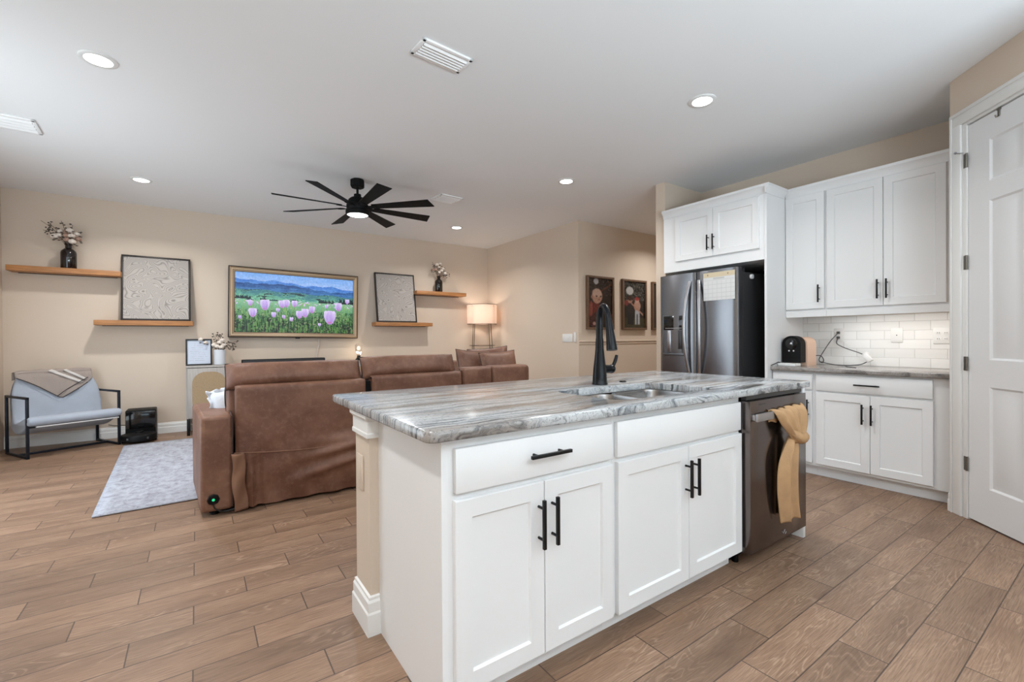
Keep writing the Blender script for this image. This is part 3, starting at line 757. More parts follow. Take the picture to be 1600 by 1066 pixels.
fxf = 4.168
T = WT(fxf)
fcab = thing('fridge_cabinet', 'white two door cabinet above the refrigerator with crown and full height side panel', 'cabinet', (4.5, 2.53, 1.87))
mb = MB(); mb.box(fxf, XK - .002, 2.022, 3.078, 1.872, 2.46); mb.build('cabinet_body', M['cab'], fcab, smooth=False)
mb = MB(); mb.box(fxf, XK - .002, 2.0, 2.021, 0, 2.46, .001); mb.build('side_panel', M['cab'], fcab, smooth=False)
door_part(T, -2.928, -2.502, 1.975, 2.440, fcab, (-2.546, 2.11), .15)
door_part(T, -2.499, -2.060, 1.975, 2.440, fcab, (-2.488, 2.11), .15)
mb = MB(); crown_run(mb, frame((fxf + .0005, 3.08, 2.456), (0, -1, 0), (-1, 0, 0), (0, 0, 1)), 1.080)
crown_run(mb, frame((fxf - .036, 2.0005, 2.456), (1, 0, 0), (0, -1, 0), (0, 0, 1)), .365)
mb.T = None; mb.build('crown', M['cab'], fcab, angle=25)
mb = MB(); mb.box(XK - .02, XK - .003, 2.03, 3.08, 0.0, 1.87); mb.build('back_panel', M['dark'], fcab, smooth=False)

# refrigerator
rf = thing('refrigerator', 'black stainless french door refrigerator with ice dispenser under the white cabinet', 'refrigerator', (4.4, 2.58, 0))
MB().box(4.075, 4.80, 2.175, 2.995, .03, 1.775, .004).build('fridge_body', M['fside'], rf)
FX = 4.0
T = WT(FX)
def bowed(y0, y1, z0, z1, name, depth=.07, bow=.018):
    mb = MB()
    yc, hw = (y0 + y1) / 2, (y1 - y0) / 2
    prof = [(FX + depth, y1), (FX + .012, y1), (FX + .003, y1 - .006)] + [(FX - bow * (1 - ((y - yc) / hw) ** 2), y) for y in np.linspace(y1 - .02, y0 + .02, 14)] + [(FX + .003, y0 + .006), (FX + .012, y0), (FX + depth, y0)]
    mb.prism(prof, z0, z1, 'z'); return mb.build(name, M['dsteel'], rf, angle=30)
dl = bowed(2.592, 3.006, .70, 1.812, 'door'); dr = bowed(2.171, 2.586, .70, 1.812, 'door')
fz = bowed(2.171, 3.006, .06, .69, 'freezer_drawer')
MB().box(3.94, 3.965, 2.25, 2.93, .60, .63, .006).build('handle', M['handle'], fz)
for (y, d, s) in ((2.655, dl, 1), (2.535, dr, -1)):
    mb = MB(); n = 22
    def hf(u, v, y=y, s=s):
        z = .78 + u * .95; b = math.sin(math.pi * u) ** .8
        t = 2 * math.pi * v; w2, d2 = .016, .011
        return Vector((FX - .012 - .058 * b + d2 * math.copysign(abs(math.cos(t)) ** .5, math.cos(t)), y + s * (.034 * b - .012) + w2 * math.copysign(abs(math.sin(t)) ** .5, math.sin(t)), z))
    mb.grid(n, 14, hf, cv=True, cap=True); mb.build('handle', M['handle'], d, angle=50)
ds = MB(); ds.box(FX - .015, FX + .01, 2.690, 2.962, .985, 1.405, .003)
dsp = ds.build('dispenser', M['dispm'], dl)
mb = MB(); mb.box(FX - .0175, FX - .015, 2.705, 2.948, 1.255, 1.395, .001); mb.build('control_panel', M['gloss'], dsp)
mb = MB(); mb.box(FX - .0165, FX - .0145, 2.708, 2.945, 1.022, 1.25); mb.build('recess', M['recm'], dsp, smooth=False)
mb = MB(); mb.box(FX - .024, FX - .0155, 2.735, 2.775, 1.06, 1.25, .003); mb.build('paddle', M['fside'], dsp); mb = MB(); mb.box(FX - .022, FX - .0155, 2.86, 2.905, 1.03, 1.25, .003); mb.build('light_strip', M['handle'], dsp)
mb = MB(); mb.box(FX - .026, FX - .014, 2.70, 2.95, .995, 1.016, .003); mb.build('drip_tray', M['recm'], dsp)
mb = MB()
mb.box(FX - .0182, FX - .0174, 2.735, 2.93, 1.268, 1.274); mb.build('panel_marking', M['handle'], dsp, smooth=False)
for hy in (2.19, 2.92): MB().box(4.075, 4.16, hy, hy + .07, 1.775, 1.815, .004).build('hinge_cover', M['fside'], rf)
for y in (2.25, 2.92):
    MB().cyl((4.12, y, 0), (4.12, y, .04), .02, 12).build('foot', M['blackp'], rf)
# calendar on the fridge door
cal = thing('calendar', 'white paper calendar sheet with a kraft strip stuck on the right refrigerator door', 'calendar', (FX - .019, 2.343, 1.523))
nr, nc = 52, 62
a = np.full((nr, nc, 3), 204.0)
a[:9] = (198, 184, 156); a[3:6, 8:10] = (150, 120, 84); a[3:6, 48:50] = (150, 120, 84)
a[16:, ::9] = 190; a[14::8, :] = 188; a[10:13, 20:42] = 178
KT = frame((FX - .0185, 2.497, 1.523), (0, -1, 0), (0, 0, 1), (-1, 0, 0))
MB(KT).box(0, .308, 0, .262, -.002, 0).build('backing', M['paper'], cal, smooth=False)
picture('calendar_sheet', a, frame((FX - .0190, 2.497, 1.523), (0, -1, 0), (0, 0, 1), (-1, 0, 0)), .308, .262, cal)
mb = MB(); mb.cyl((4.235, 2.175, 1.738), (4.235, 2.158, 1.738), .022, 20)
tag(mb.build('round_magnet', M['plate']), 'small round white magnet on the side of the refrigerator near its top', 'magnet')

# outlets on the tiles
def outlet(y0, y1, z0, z1, label, kind):
    o = thing('outlet', label, 'outlet', (XK - .009, (y0 + y1) / 2, z0), 'wall plates on the tile backsplash')
    MB().box(XK - .014, XK - .0085, y0, y1, z0, z1, .003).build('cover_plate', M['plate'], o)
    yc, zc = (y0 + y1) / 2, (z0 + z1) / 2
    if kind == 1:
        MB().lathe([(.004, 0), (.004, .001)], (0, 0, 0), M=Matrix.Translation((XK - .0145, yc, zc)) @ Matrix.Rotation(-math.pi / 2, 4, 'Y')).build('jack', M['blackp'], o)
    else:
        offs = (0,) if kind == 0 else (-.023, .023)
        for dy in offs:
            for dz in (-.024, .024):
                mb = MB(); mb.box(XK - .0155, XK - .0138, yc + dy - .015, yc + dy + .015, zc + dz - .014, zc + dz + .014, .001)
                s_ = mb.build('socket', M['plate'], o)
                mb = MB(); mb.box(XK - .0158, XK - .0154, yc + dy - .007, yc + dy - .004, zc + dz - .005, zc + dz + .006); mb.box(XK - .0158, XK - .0154, yc + dy + .004, yc + dy + .007, zc + dz - .005, zc + dz + .006)
                mb.build('slot', M['fside'], s_, smooth=False)
    return o
outlet(1.655, 1.735, 1.125, 1.25, 'white outlet plate on the tiles with two dark plugs in it', 0)
outlet(1.235, 1.315, 1.122, 1.245, 'white jack plate with one black hole in the middle of the tiles', 1)
outlet(.935, 1.045, 1.112, 1.24, 'white four socket outlet plate on the tiles nearest the pantry', 2)

# coffee machine
cm = thing('coffee_machine', 'small pod coffee machine with rounded black front and pale tan side on the wall counter', 'coffee machine', (4.52, 1.93, .914))
CT = frame((4.42, 1.988, .914), (0, -1, 0), (0, 0, 1), (-1, 0, 0))
arch = [(.0, .03)] + [(.078 - .078 * math.cos(t), .195 + .075 * math.sin(t)) for t in np.linspace(0, math.pi, 15)] + [(.156, .03)]
mb = MB(CT); mb.prism([(p[0], p[1]) for p in arch], -.10, 0, 'z'); mb.build('front_body', M['blackp'], cm, angle=35)
arch2 = [(.03, .0)] + [(.10 - .07 * math.cos(t), .19 + .07 * math.sin(t)) for t in np.linspace(0, math.pi, 13)] + [(.170, .0)]
mb = MB(CT); mb.prism(arch2, -.285, -.101, 'z'); mb.build('rear_body', M['tan'], cm, angle=35)
mb = MB(CT); mb.box(0, .15, 0, .024, -.02, .085, .004); mb.build('drip_tray', M['plate'], cm)
mb = MB(CT); mb.lathe([(.05, 0), (.05, .004), (.046, .006), (0, .006)], (.08, .20, 0)); dial = mb.build('brew_head', M['gloss'], cm)
mb = MB(CT); mb.box(.070, .088, .195, .20, .006, .0075); mb.ball((.079, .204, .006), .007, .007, .002); mb.build('logo_mark', M['plate'], dial)
for x in (.06, .098):
    mb = MB(CT); mb.ball((x, .135, .001), .007, .007, .003); mb.build('button', M['plate'], cm)
# cords
def cord(pts, r, m, parent, smooth=6):
    return MB().tube(pts, r, 8, smooth=smooth).build('power_cord', m, parent)
def plug(z, parent):
    return MB().box(XK - .036, XK - .0165, 1.685, 1.708, z, z + .022, .003).build('plug', M['gcable'], parent)
k1 = cord([(XK - .034, 1.698, 1.205), (4.80, 1.74, 1.13), (4.76, 1.80, 1.0), (4.745, 1.81, .955), (4.735, 1.78, .935), (4.72, 1.765, .965), (4.71, 1.785, 1.0), (4.70, 1.83, 1.0)], .004, M['gcable'], cm)
plug(1.20, k1)
cord([(4.42, 1.991, .925), (4.36, 1.991, .945), (4.30, 1.99, .935), (4.225, 1.992, .921)], .0035, M['cable'], cm)
ad = thing('power_adapter', 'white plug adapter with grey cords dangling in front of the tiles', 'adapter', (4.80, 1.455, .94))
mb = MB(frame((4.80, 1.455, .985), (0, -.8, .6), (0, .6, .8), (-1, 0, 0))); mb.box(-.022, .022, -.035, .035, -.02, .02, .006); mb.build('adapter_body', M['plate'], ad)
mb = MB(frame((4.80, 1.455, .985), (0, -.8, .6), (0, .6, .8), (-1, 0, 0))); mb.box(-.012, .03, .02, .05, -.012, .012, .004); mb.build('adapter_plug', M['plate'], ad)
k2 = cord([(XK - .034, 1.698, 1.158), (4.81, 1.69, 1.11), (4.80, 1.62, 1.07), (4.80, 1.53, 1.035), (4.80, 1.485, 1.015)], .004, M['gcable'], ad)
plug(1.155, k2)
cord([(4.80, 1.465, .95), (4.74, 1.50, .928), (4.66, 1.60, .920), (4.67, 1.70, .930), (4.70, 1.78, .945)], .004, M['gcable'], ad)
cord([(4.62, 1.56, .918), (4.52, 1.50, .918), (4.45, 1.43, .918)], .003, M['gcable'], ad)

# ------------------------------------------------------------------ ceiling fittings
def downlight(x, y, label, power, vis=True):
    t = thing('recessed_light', label, 'ceiling light', (x, y, H - .01), 'recessed ceiling lights')
    mb = MB(); mb.lathe([(.066, -.004), (.068, -.008), (.088, -.007), (.094, -.003), (.094, 0)], (x, y, H), 32, cap=False); mb.build('trim_ring', M['plate'], t)
    mb = MB(); mb.lathe([(.068, -.006), (.0, -.0061)], (x, y, H), 32, cap=False); mb.build('lamp_disc', M['led'], t)
    d = bpy.data.lights.new('downlight_beam', 'AREA'); d.shape = 'DISK'; d.size = .13; d.energy = power; d.color = (1, .99, .97); d.spread = math.radians(142)
    o = bpy.data.objects.new('downlight_beam', d); COL.objects.link(o); o.location = (x, y, H - .015)
DP = 15
downlight(-.469, 3.653, 'lit round recessed light at the upper left, the largest one on the ceiling', DP + 4)
downlight(2.986, 1.877, 'lit round recessed light nearest the kitchen upper cabinets', DP)
downlight(-.461, 6.128, 'lit round recessed light above the left wall shelves', DP + 6)
downlight(3.287, 3.664, 'lit round recessed light between the fan and the refrigerator', DP)
downlight(3.259, 6.121, 'smallest lit recessed light, by the far ceiling corner beside the fan', DP + 4)
for x, y in ((-.47, 1.0), (-.47, -1.4), (6.0, 4.0)):   # more ceiling lights behind the camera; the last is added to brighten the hall
    d = bpy.data.lights.new('downlight_beam', 'AREA'); d.shape = 'DISK'; d.size = .13; d.energy = DP; d.color = (1, .99, .97); d.spread = math.radians(142)
    o = bpy.data.objects.new('downlight_beam', d); COL.objects.link(o); o.location = (x, y, H - .015)

def vent(pts, label, nsl=5, op=.80):
    c = (Vector(pts[0]) + Vector(pts[1]) + Vector(pts[2]) + Vector(pts[3])) / 4
    ux = ((Vector(pts[1]) - Vector(pts[0])) + (Vector(pts[2]) - Vector(pts[3]))).normalized()
    L = (Vector(pts[1]) - Vector(pts[0])).length / 2; W_ = ((Vector(pts[3]) - Vector(pts[0])).length) / 2
    uy = Vector((-ux.y, ux.x, 0))
    t = thing('ceiling_vent', label, 'vent', (c.x, c.y, H), 'ceiling air vents')
    T = frame((c.x, c.y, H), ux, uy, (0, 0, 1))
    mb = MB(T); b = .024
    for q in ((-L, L, -W_, -W_ + b), (-L, L, W_ - b, W_), (-L, -L + b, -W_, W_), (L - b, L, -W_, W_)): mb.box(*q, -.014, 0, .004)
    mb.build('vent_frame', M['vent'], t)
    MB(T).box(-L + b, L - b, -W_ + b, W_ - b, -.0035, -.001).build('backing', M['dark'], t, smooth=False)
    n = nsl
    for i in range(n):
        y = -W_ + b + (i + .5) * (2 * W_ - 2 * b) / n; hw = (W_ - b) / n * op
        mb = MB(T); mb.prism([(y - hw, -.004), (y - hw + .003, -.004), (y + hw, -.020), (y + hw - .003, -.020)], -L + b, L - b, 'x'); mb.build('slat', M['vent'], t, smooth=False)
vent([(1.055, 2.355, 0), (1.39, 2.38, 0), (1.378, 2.55, 0), (1.043, 2.525, 0)], 'white louvred ceiling vent nearest the kitchen, above the island')
vent([(2.345, 4.775, 0), (2.655, 4.795, 0), (2.637, 5.075, 0), (2.327, 5.055, 0)], 'white louvred ceiling vent right of the fan blades', 4, .45)
vent([(-1.40, 4.90, 0), (-1.0, 4.915, 0), (-1.01, 5.215, 0), (-1.41, 5.20, 0)], 'white louvred ceiling vent cut by the left edge of the photo', 4, .45)

# ceiling fan
fx, fy = 1.412, 4.865
fan = thing('ceiling_fan', 'matte black ceiling fan with eight blades and a lit round lamp', 'ceiling fan', (fx, fy, 2.5))
mb = MB(); mb.lathe([(.02, 2.785), (.062, 2.785), (.073, 2.80), (.073, 2.862), (.06, 2.873)], (fx, fy, 0), 8); mb.build('canopy', M['fanm'], fan, angle=25)
MB().cyl((fx, fy, 2.68), (fx, fy, 2.79), .0125, 14).build('downrod', M['fanm'], fan)
mb = MB(); mb.lathe([(.0, 2.54), (.10, 2.54), (.112, 2.555), (.112, 2.60), (.098, 2.615), (.092, 2.655), (.070, 2.675), (.038, 2.68), (.036, 2.715), (.020, 2.72), (.0, 2.72)], (fx, fy, 0), 32); mb.build('motor_housing', M['fanm'], fan)
mb = MB(); mb.lathe([(.118, 2.54), (.122, 2.535), (.120, 2.50), (.112, 2.492), (.106, 2.494), (.106, 2.54)], (fx, fy, 0), 36, cap=False); mb.build('light_ring', M['fanm'], fan)
mb = MB(); mb.lathe([(.107, 2.497), (.09, 2.490), (.05, 2.486), (.0, 2.485)], (fx, fy, 0), 36, cap=False); mb.build('lamp_lens', M['fanled'], fan)
d = bpy.data.lights.new('fan_lamp', 'AREA'); d.shape = 'DISK'; d.size = .2; d.energy = 14; d.color = (.95, .97, 1); o = bpy.data.objects.new('fan_lamp', d); COL.objects.link(o); o.location = (fx, fy, 2.48)
for k in range(8):
    th = math.radians(45 * k + .5)
    u = Vector((math.cos(th), math.sin(th), 0)); v = Vector((-math.sin(th), math.cos(th), 0)); pit = math.radians(-13)
    v2 = v * math.cos(pit) + Vector((0, 0, 1)) * math.sin(pit); w2 = u.cross(v2)
    T = frame((fx, fy, 2.578), u, v2, w2)
    mb = MB(T); mb.prism([(.17, -.040), (.80, -.068), (.825, .068), (.17, .040)], -.004, .004, 'z'); b_ = mb.build('blade', M['fanm'], fan, angle=20)
    mb = MB(T); mb.prism([(.095, -.022), (.21, -.030), (.21, .030), (.095, .022)], -.011, -.004, 'z'); mb.build('blade_bracket', M['fanm'], b_, angle=20)

# ------------------------------------------------------------------ television wall
tv = thing('television', 'wall mounted television showing a tulip meadow, in a champagne gold picture frame', 'television', (1.212, 7.18, 1.2))
TT = Matrix.Translation((1.212, 7.165, 1.692)) @ Matrix.Rotation(math.radians(.85), 4, 'Y')
TW_, TH_ = .858, .4855
def frame_ring(mb, hw, hh, prof):
    """rectangular frame: prof = [(inset from the outer edge, forward)], mitred"""
    n = mb._n(); Ls = []
    for d, f_ in prof:
        Ls.append([mb.bm.verts.new(q) for q in ((-hw + d, -f_, -hh + d), (hw - d, -f_, -hh + d), (hw - d, -f_, hh - d), (-hw + d, -f_, hh - d))])
    for A, B in zip(Ls, Ls[1:] + Ls[:1]):
        for k in range(4): mb.bm.faces.new((A[k], A[(k + 1) % 4], B[(k + 1) % 4], B[k]))
    mb._t(n)
mb = MB(TT); frame_ring(mb, TW_, TH_, [(0, -.085), (0, .0), (.014, .004), (.014, -.08)]); mb.build('outer_bezel', M['dbrown'], tv, angle=20)
mb = MB(TT); frame_ring(mb, TW_ - .012, TH_ - .012, [(0, -.08), (0, .006), (.012, .012), (.020, .010), (.058, .002), (.058, -.05)]); gf = mb.build('picture_frame', M['gold'], tv, angle=15)
mb = MB(TT); frame_ring(mb, TW_ - .0325, TH_ - .0325, [(0, .004), (.001, .012), (.008, .0125), (.010, .004)]); mb.build('bead', M['goldl'], gf, angle=15)
mb = MB(TT); frame_ring(mb, TW_ - .0695, TH_ - .0695, [(0, -.05), (0, .001), (.006, .001), (.007, -.05)]); mb.build('inner_bezel', M['blackp'], tv, angle=15)
mb = MB(TT); mb.box(-TW_ + .02, TW_ - .02, .012, .085, -TH_ + .02, TH_ - .02); mb.build('back_case', M['blackp'], tv, smooth=False)
mb = MB(TT); mb.box(-.03, .03, -.008, .02, -TH_ - .010, -TH_ + .003, .003); mb.build('sensor', M['blackp'], tv)

def tv_paint(nx=240, ny=124):
    X, Y = np.meshgrid((np.arange(nx) + .5) / nx, (np.arange(ny) + .5) / ny)
    r = np.random.default_rng(5)
    def sm(a, k):
        for ax, kk in ((0, k[0]), (1, k[1])):
            if kk > 1:
                ker = np.ones(kk) / kk; a = np.apply_along_axis(lambda v: np.convolve(np.pad(v, kk, mode='wrap'), ker, 'same')[kk:-kk], ax, a)
        return a
    nh = sm(r.normal(size=(ny, nx)), (3, 17)); nh /= nh.std(); nv = sm(r.normal(size=(ny, nx)), (13, 2)); nv /= nv.std(); nf = sm(r.normal(size=(ny, nx)), (3, 3)); nf /= nf.std()
    lerp = lambda a, b, t: np.asarray(a, float) + (np.asarray(b, float) - np.asarray(a, float)) * np.clip(t, 0, 1)[..., None]
    img = lerp((120, 168, 232), (176, 196, 238), Y * 3 + nh * .10)
    # hills, layers
    h1 = .10 + .09 * X + .015 * np.sin(X * 14) + .01 * np.sin(X * 37); img = np.where((Y > h1)[..., None], lerp((62, 118, 200), (96, 150, 218), (Y - h1) * 9 + nh * .2), img)
    h2 = .15 + .10 * X + .02 * np.sin(X * 9 + 1) + .008 * np.sin(X * 50); img = np.where((Y > h2)[..., None], lerp((22, 66, 128), (60, 116, 176), (Y - h2) * 8 + nh * .25 + (X > .6) * .4), img)
    h3 = .27 + .06 * X + .012 * np.sin(X * 22); img = np.where((Y > h3)[..., None], lerp((60, 120, 130), (120, 190, 150), (Y - h3) * 6 + nh * .35), img)
    dk = (Y > h3) & (Y < .48) & (nh > 1.0); img = np.where(dk[..., None], np.array((30, 62, 70.)), img)
    for x0, x1, yb, hmax in ((.68, .82, .47, .09), (.86, 1.0, .47, .15), (.0, .12, .44, .07), (.19, .24, .45, .05)):
        xs = np.arange(nx); t = np.abs(((X * 60) % 1) - .5) * 2
        ht = hmax * (.45 + .55 * np.abs(np.sin(X * 91))) * (1 - .5 * t)
        img = np.where(((X > x0) & (X < x1) & (Y < yb) & (Y > yb - ht))[..., None], np.array((14, 38, 42.)) + nf[..., None] * 6, img)
    # meadow
    fld = Y > .46
    g = lerp((128, 186, 150), (46, 96, 44), (Y - .46) * 3.0 + nf * .14 + nv * .10)
    g = np.where((nv > .7)[..., None], lerp((140, 184, 120), (92, 136, 66), (Y - .46) * 2.2), g)
    g = np.where(((nv < -.6) & (Y > .62))[..., None], lerp((40, 92, 58), (10, 26, 18), (Y - .6) * 3.2), g)
    g = np.where(((nf > 1.35) & (Y > .55))[..., None], lerp((150, 176, 132), (104, 104, 72), (Y - .5) * 2), g)
    g = np.where(((nf < -1.3) & (Y > .7))[..., None], np.array((10, 24, 18.)), g)
    img = np.where(fld[..., None], g, img)
    img = np.where(((nf > 1.3) & (Y > .44) & (Y < .54))[..., None], np.array((206, 178, 224.)), img)
    asp = nx / ny
    F = [(283, 520, 35), (310, 625, 55), (437, 545, 65), (530, 660, 34), (620, 545, 48), (668, 540, 48), (760, 545, 42), (815, 670, 50), (880, 655, 56), (960, 620, 46), (1280, 600, 56), (1390, 540, 34), (1135, 590, 25), (725, 720, 27), (575, 610, 25), (640, 690, 24), (1050, 800, 22), (180, 670, 22), (1175, 720, 92)]
    for (px, py, sz) in F:
        u = (px - 130) / 1335; v = (py - 180 - 105 * u) / 645; s_ = sz / 1335
        dx = (X - u) / s_; dy = (Y - v) / (s_ * asp)
        for k, (ox, tip) in enumerate(((-.55, -.8), (.55, -.8), (-.2, -.95), (.25, -.95), (0, -.7))):
            qx = (dx - ox * (.55 - .45 * dy)); qy = dy - .05
            m_ = (qx / .46) ** 2 + (qy / .95) ** 2 < 1
            sh = np.clip(.5 + .45 * dy + .2 * nv * .5, 0, 1)
            colr = lerp((222, 210, 242), (172, 146, 212), sh * 1.15 - .15 + .22 * nf * .4) - (k == 4) * np.array((12, 20, 4.))
            img = np.where(m_[..., None], colr, img)
        m2 = (dx ** 2 + ((dy - .72) / .35) ** 2 < .12); img = np.where(m2[..., None], img * .5 + np.array((216, 104, 150.)) * .5, img)
        m3 = (np.abs(dx) < .07) & (dy > .95) & (dy < 1.8); img = np.where(m3[..., None], np.array((96, 134, 66.)), img)
    return np.clip(img + nf[..., None] * 5, 0, 255)
SW_, SH_ = (TW_ - .076), (TH_ - .076)
picture('screen', tv_paint(), TT @ frame((-SW_, .0, -SH_), (1, 0, 0), (0, 0, 1), (0, -1, 0)), 2 * SW_, 2 * SH_, tv, emit=True, estr=.95)

mb = MB(); mb.tube([(1.50, 7.235, 1.22), (1.515, 7.24, 1.12), (1.49, 7.245, 1.02), (1.475, 7.245, .90), (1.48, 7.235, .872)], .006, 8, smooth=6)
mb.build('power_cord', M['wcable'], tv)

# floating shelves
def shelf(x0, x1, z0, z1, label):
    t = thing('floating_shelf', label, 'shelf', ((x0 + x1) / 2, 7.15, z0), 'oak floating shelves')
    MB().box(x0, x1, 7.045, YF - .001, z0, z1, .004).build('board', M['shelf'], t)
    MB().box(x0 + .05, x1 - .05, YF - .02, YF - .0005, z0 - .006, z0 + .002).build('mounting_rail', M['dbrown'], t, smooth=False)
shelf(-1.667, -.731, 1.947, 2.006, 'oak floating shelf high on the left holding the larger flower vase')
shelf(-.976, -.034, 1.366, 1.425, 'oak floating shelf on the left under the framed textured art, above the chair')
shelf(3.000, 3.937, 1.928, 1.987, 'oak floating shelf high on the right holding the smaller flower vase, left of the lamp')
shelf(2.313, 3.283, 1.392, 1.451, 'oak floating shelf right of the television under the leaning framed art')

def leaning_art(x0, x1, z0, ht, y_b, y_t, label):
    t = thing('framed_art', label, 'wall art', ((x0 + x1) / 2, y_b, z0), 'framed textured canvases')
    v = Vector((0, y_t - y_b, ht)).normalized(); n = Vector((1, 0, 0)).cross(v)
    T = frame((x0, y_b, z0), (1, 0, 0), v, n)  # n points to the camera
    W_ = x1 - x0
    mb = MB(T)
    for q in ((0, W_, 0, .022), (0, W_, ht - .022, ht), (0, .022, .022, ht - .022), (W_ - .022, W_, .022, ht - .022)): mb.box(*q, -.034, .006, .002)
    mb.build('art_frame', M['dbrown'], t)
    MB(T).box(.022, W_ - .022, .022, ht - .022, -.03, .0).build('canvas', M['art'], t, smooth=False)
leaning_art(-.741, -.058, 1.4265, .815, 7.085, 7.215, 'framed pale grey canvas with carved line pattern left of the television')
leaning_art(2.348, 3.018, 1.4525, .815, 7.085, 7.215, 'framed pale grey canvas right of the television, leaning on a shelf')

# vases with dried stems
def bottle(x, y, z, r, ht, label):
    t = thing('vase', label, 'vase', (x, y, z))
    mb = MB(); mb.lathe([(r * .92, 0), (r, .008), (r, ht * .62), (r * .93, ht * .70), (r * .62, ht * .78), (r * .42, ht * .82), (r * .40, ht * .93), (r * .50, ht * .955), (r * .50, ht), (r * .36, ht), (r * .32, ht * .9)], (x, y, z), 36)
    mb.build('vase_body', M['vase'], t)
bottle(-1.19, 7.13, 2.0065, .069, .285, 'glossy black bottle vase on the upper left shelf')
bottle(3.440, 7.13, 1.9875, .066, .275, 'glossy black bottle vase on the upper right shelf')
tw_ = thing('vase', 'white ceramic cylinder vase on the console beside the letter frame', 'vase', (.245, 7.03, .862))
mb = MB(); mb.lathe([(.060, 0), (.068, .004), (.068, .188), (.060, .196), (.052, .196), (.050, .18), (.05, .03), (0, .03)], (.245, 7.03, .862), 32); mb.build('vase_body', M['wvase'], tw_)

def bouquet(base, label, blooms, twigs, petal, sd, br=.034):
    """blooms/twigs: target offsets from the vase mouth"""
    r = random.Random(sd); b = Vector(base)
    t = thing('dried_bouquet', label, 'dried flowers', base)
    mb = MB()
    for q in blooms + twigs:
        q = Vector(q); mb.tube([b + Vector((r.uniform(-.008, .008), r.uniform(-.008, .008), -.06)), b + q * .45 + Vector((0, 0, .02)), b + q], .0022, 5, smooth=3)
    mb.build('stems', M['twig'], t)
    for q in blooms:
        c = b + Vector(q); mb = MB()
        R_ = br * r.uniform(.8, 1.15)
        for k in range(4):
            a = k * math.pi / 2 + r.random(); mb.ball(c + Vector((math.cos(a), math.sin(a), 0)) * R_ * .42 + Vector((0, 0, R_ * .1)), R_ * .68, nu=10, nv=7)
        mb.ball(c + Vector((0, 0, R_ * .4)), R_ * .6, nu=10, nv=7)
        mb.build('bloom', M['petal'] if r.random() < petal else M['cotton'], t)
    mb = MB()
    for q in twigs:
        q = Vector(q)
        for k in range(7):
            f_ = r.uniform(.55, 1.0); p = b + q * f_ + Vector((r.uniform(-.022, .022), r.uniform(-.02, .02), r.uniform(-.018, .022)))
            mb.ball(p, .010 * r.uniform(.6, 1.2), .005, .008, nu=7, nv=5, M=None)
    for q in blooms:
        for k in range(3):
            p = b + Vector(q) + Vector((r.uniform(-.04, .04), r.uniform(-.03, .03), r.uniform(-.045, -.01))); mb.ball(p, .014, .007, .006, nu=7, nv=5)
    mb.build('leaves', M['leaf'], t)
bouquet((-1.19, 7.13, 2.2915), 'dried cotton stems and twigs fanning out of the black vase on the upper left shelf',
        [(.02, -.03, .145), (.075, -.02, .115), (-.01, -.04, .085), (.035, -.05, .085), (-.005, -.05, .035), (.04, -.05, .02), (-.065, -.02, .13), (-.07, -.03, .085), (-.03, 0, .125), (.085, -.01, .06), (-.11, -.02, .07)],
        [(-.22, -.01, .235), (-.16, 0, .215), (-.06, .02, .26), (.035, .02, .225), (-.20, -.02, .13), (.10, 0, .15), (-.1, .02, .17), (-.13, -.03, .09)], .42, 4, .031)
bouquet((3.440, 7.13, 2.2625), 'pale dried blooms fanning out of the black vase on the upper right shelf',
        [(0, -.03, .06), (-.06, -.02, .10), (.05, -.03, .09), (.0, -.02, .15), (-.04, -.03, .19), (.08, -.02, .13), (.11, -.02, .05), (-.11, -.01, .10), (.02, -.03, .21)],
        [(-.14, 0, .12), (-.12, 0, .24), (.13, .02, .16), (.19, 0, .07), (.21, 0, .03), (.04, .02, .24), (-.09, .02, .17), (.15, 0, .0)], .35, 9, .030)
bouquet((.245, 7.03, 1.058), 'white cotton stems with dark leaves in the white vase on the console',
        [(0, -.03, .09), (.05, -.03, .06), (-.03, -.04, .04), (.03, -.04, .12), (-.06, -.03, .06), (.02, -.05, .03), (-.15, -.03, .09), (-.20, -.02, .13)],
        [(-.07, 0, .20), (.02, .02, .20), (.13, 0, .06), (.18, -.01, .04), (.22, 0, .11), (.12, .02, .10), (-.02, .02, .22), (.16, 0, .0)], .0, 12, .031)

# ------------------------------------------------------------------ media console and the things on it
con = thing('media_console', 'grey washed wooden media console with rattan door panels below the television', 'console', (1.0, 7.03, 0))
cx0, cx1, cyf, cz = -.112, 2.16, 6.845, .86
mb = MB(); mb.box(cx0, cx1, cyf, 7.235, cz - .022, cz, .002); mb.box(cx0, cx0 + .022, cyf + .018, 7.235, .205, cz - .022); mb.box(cx1 - .022, cx1, cyf + .018, 7.235, .205, cz - .022); mb.box(cx0 + .022, cx1 - .022, cyf + .018, 7.235, .205, .228); mb.box(cx0 + .022, cx1 - .022, 7.22, 7.235, .228, cz - .022)
mb.build('console_body', M['greyw'], con)
ndr = 5; dwid = (cx1 - cx0 - .03) / ndr
for i in range(ndr):
    a0 = cx0 + .015 + i * dwid + .002; a1 = a0 + dwid - .004
    d_ = MB().box(a0, a1, cyf, cyf + .017, .215, cz - .028, .002).build('door', M['greyw'], con)
    pts = [(p[0], p[1]) for p in rrect(a0 + .045, a1 - .045, .275, cz - .075, (a1 - a0 - .09) / 2 * .8, 8)]
    mb = MB(); mb.prism(pts, cyf - .0015, cyf + .001, 'y'); mb.build('rattan_panel', M['rattan'], d_, angle=20)
for x in (cx0 + .02, cx1 - .02, 1.02):
    for y in (cyf + .03, 7.2):
        MB().box(x - .016, x + .016, y - .016, y + .016, 0, .207, .002).build('leg', M['black'], con)
lf = thing('letter_frame', 'small black framed pale board with faint lines of writing on the console', 'picture frame', (.023, 7.0, .862))
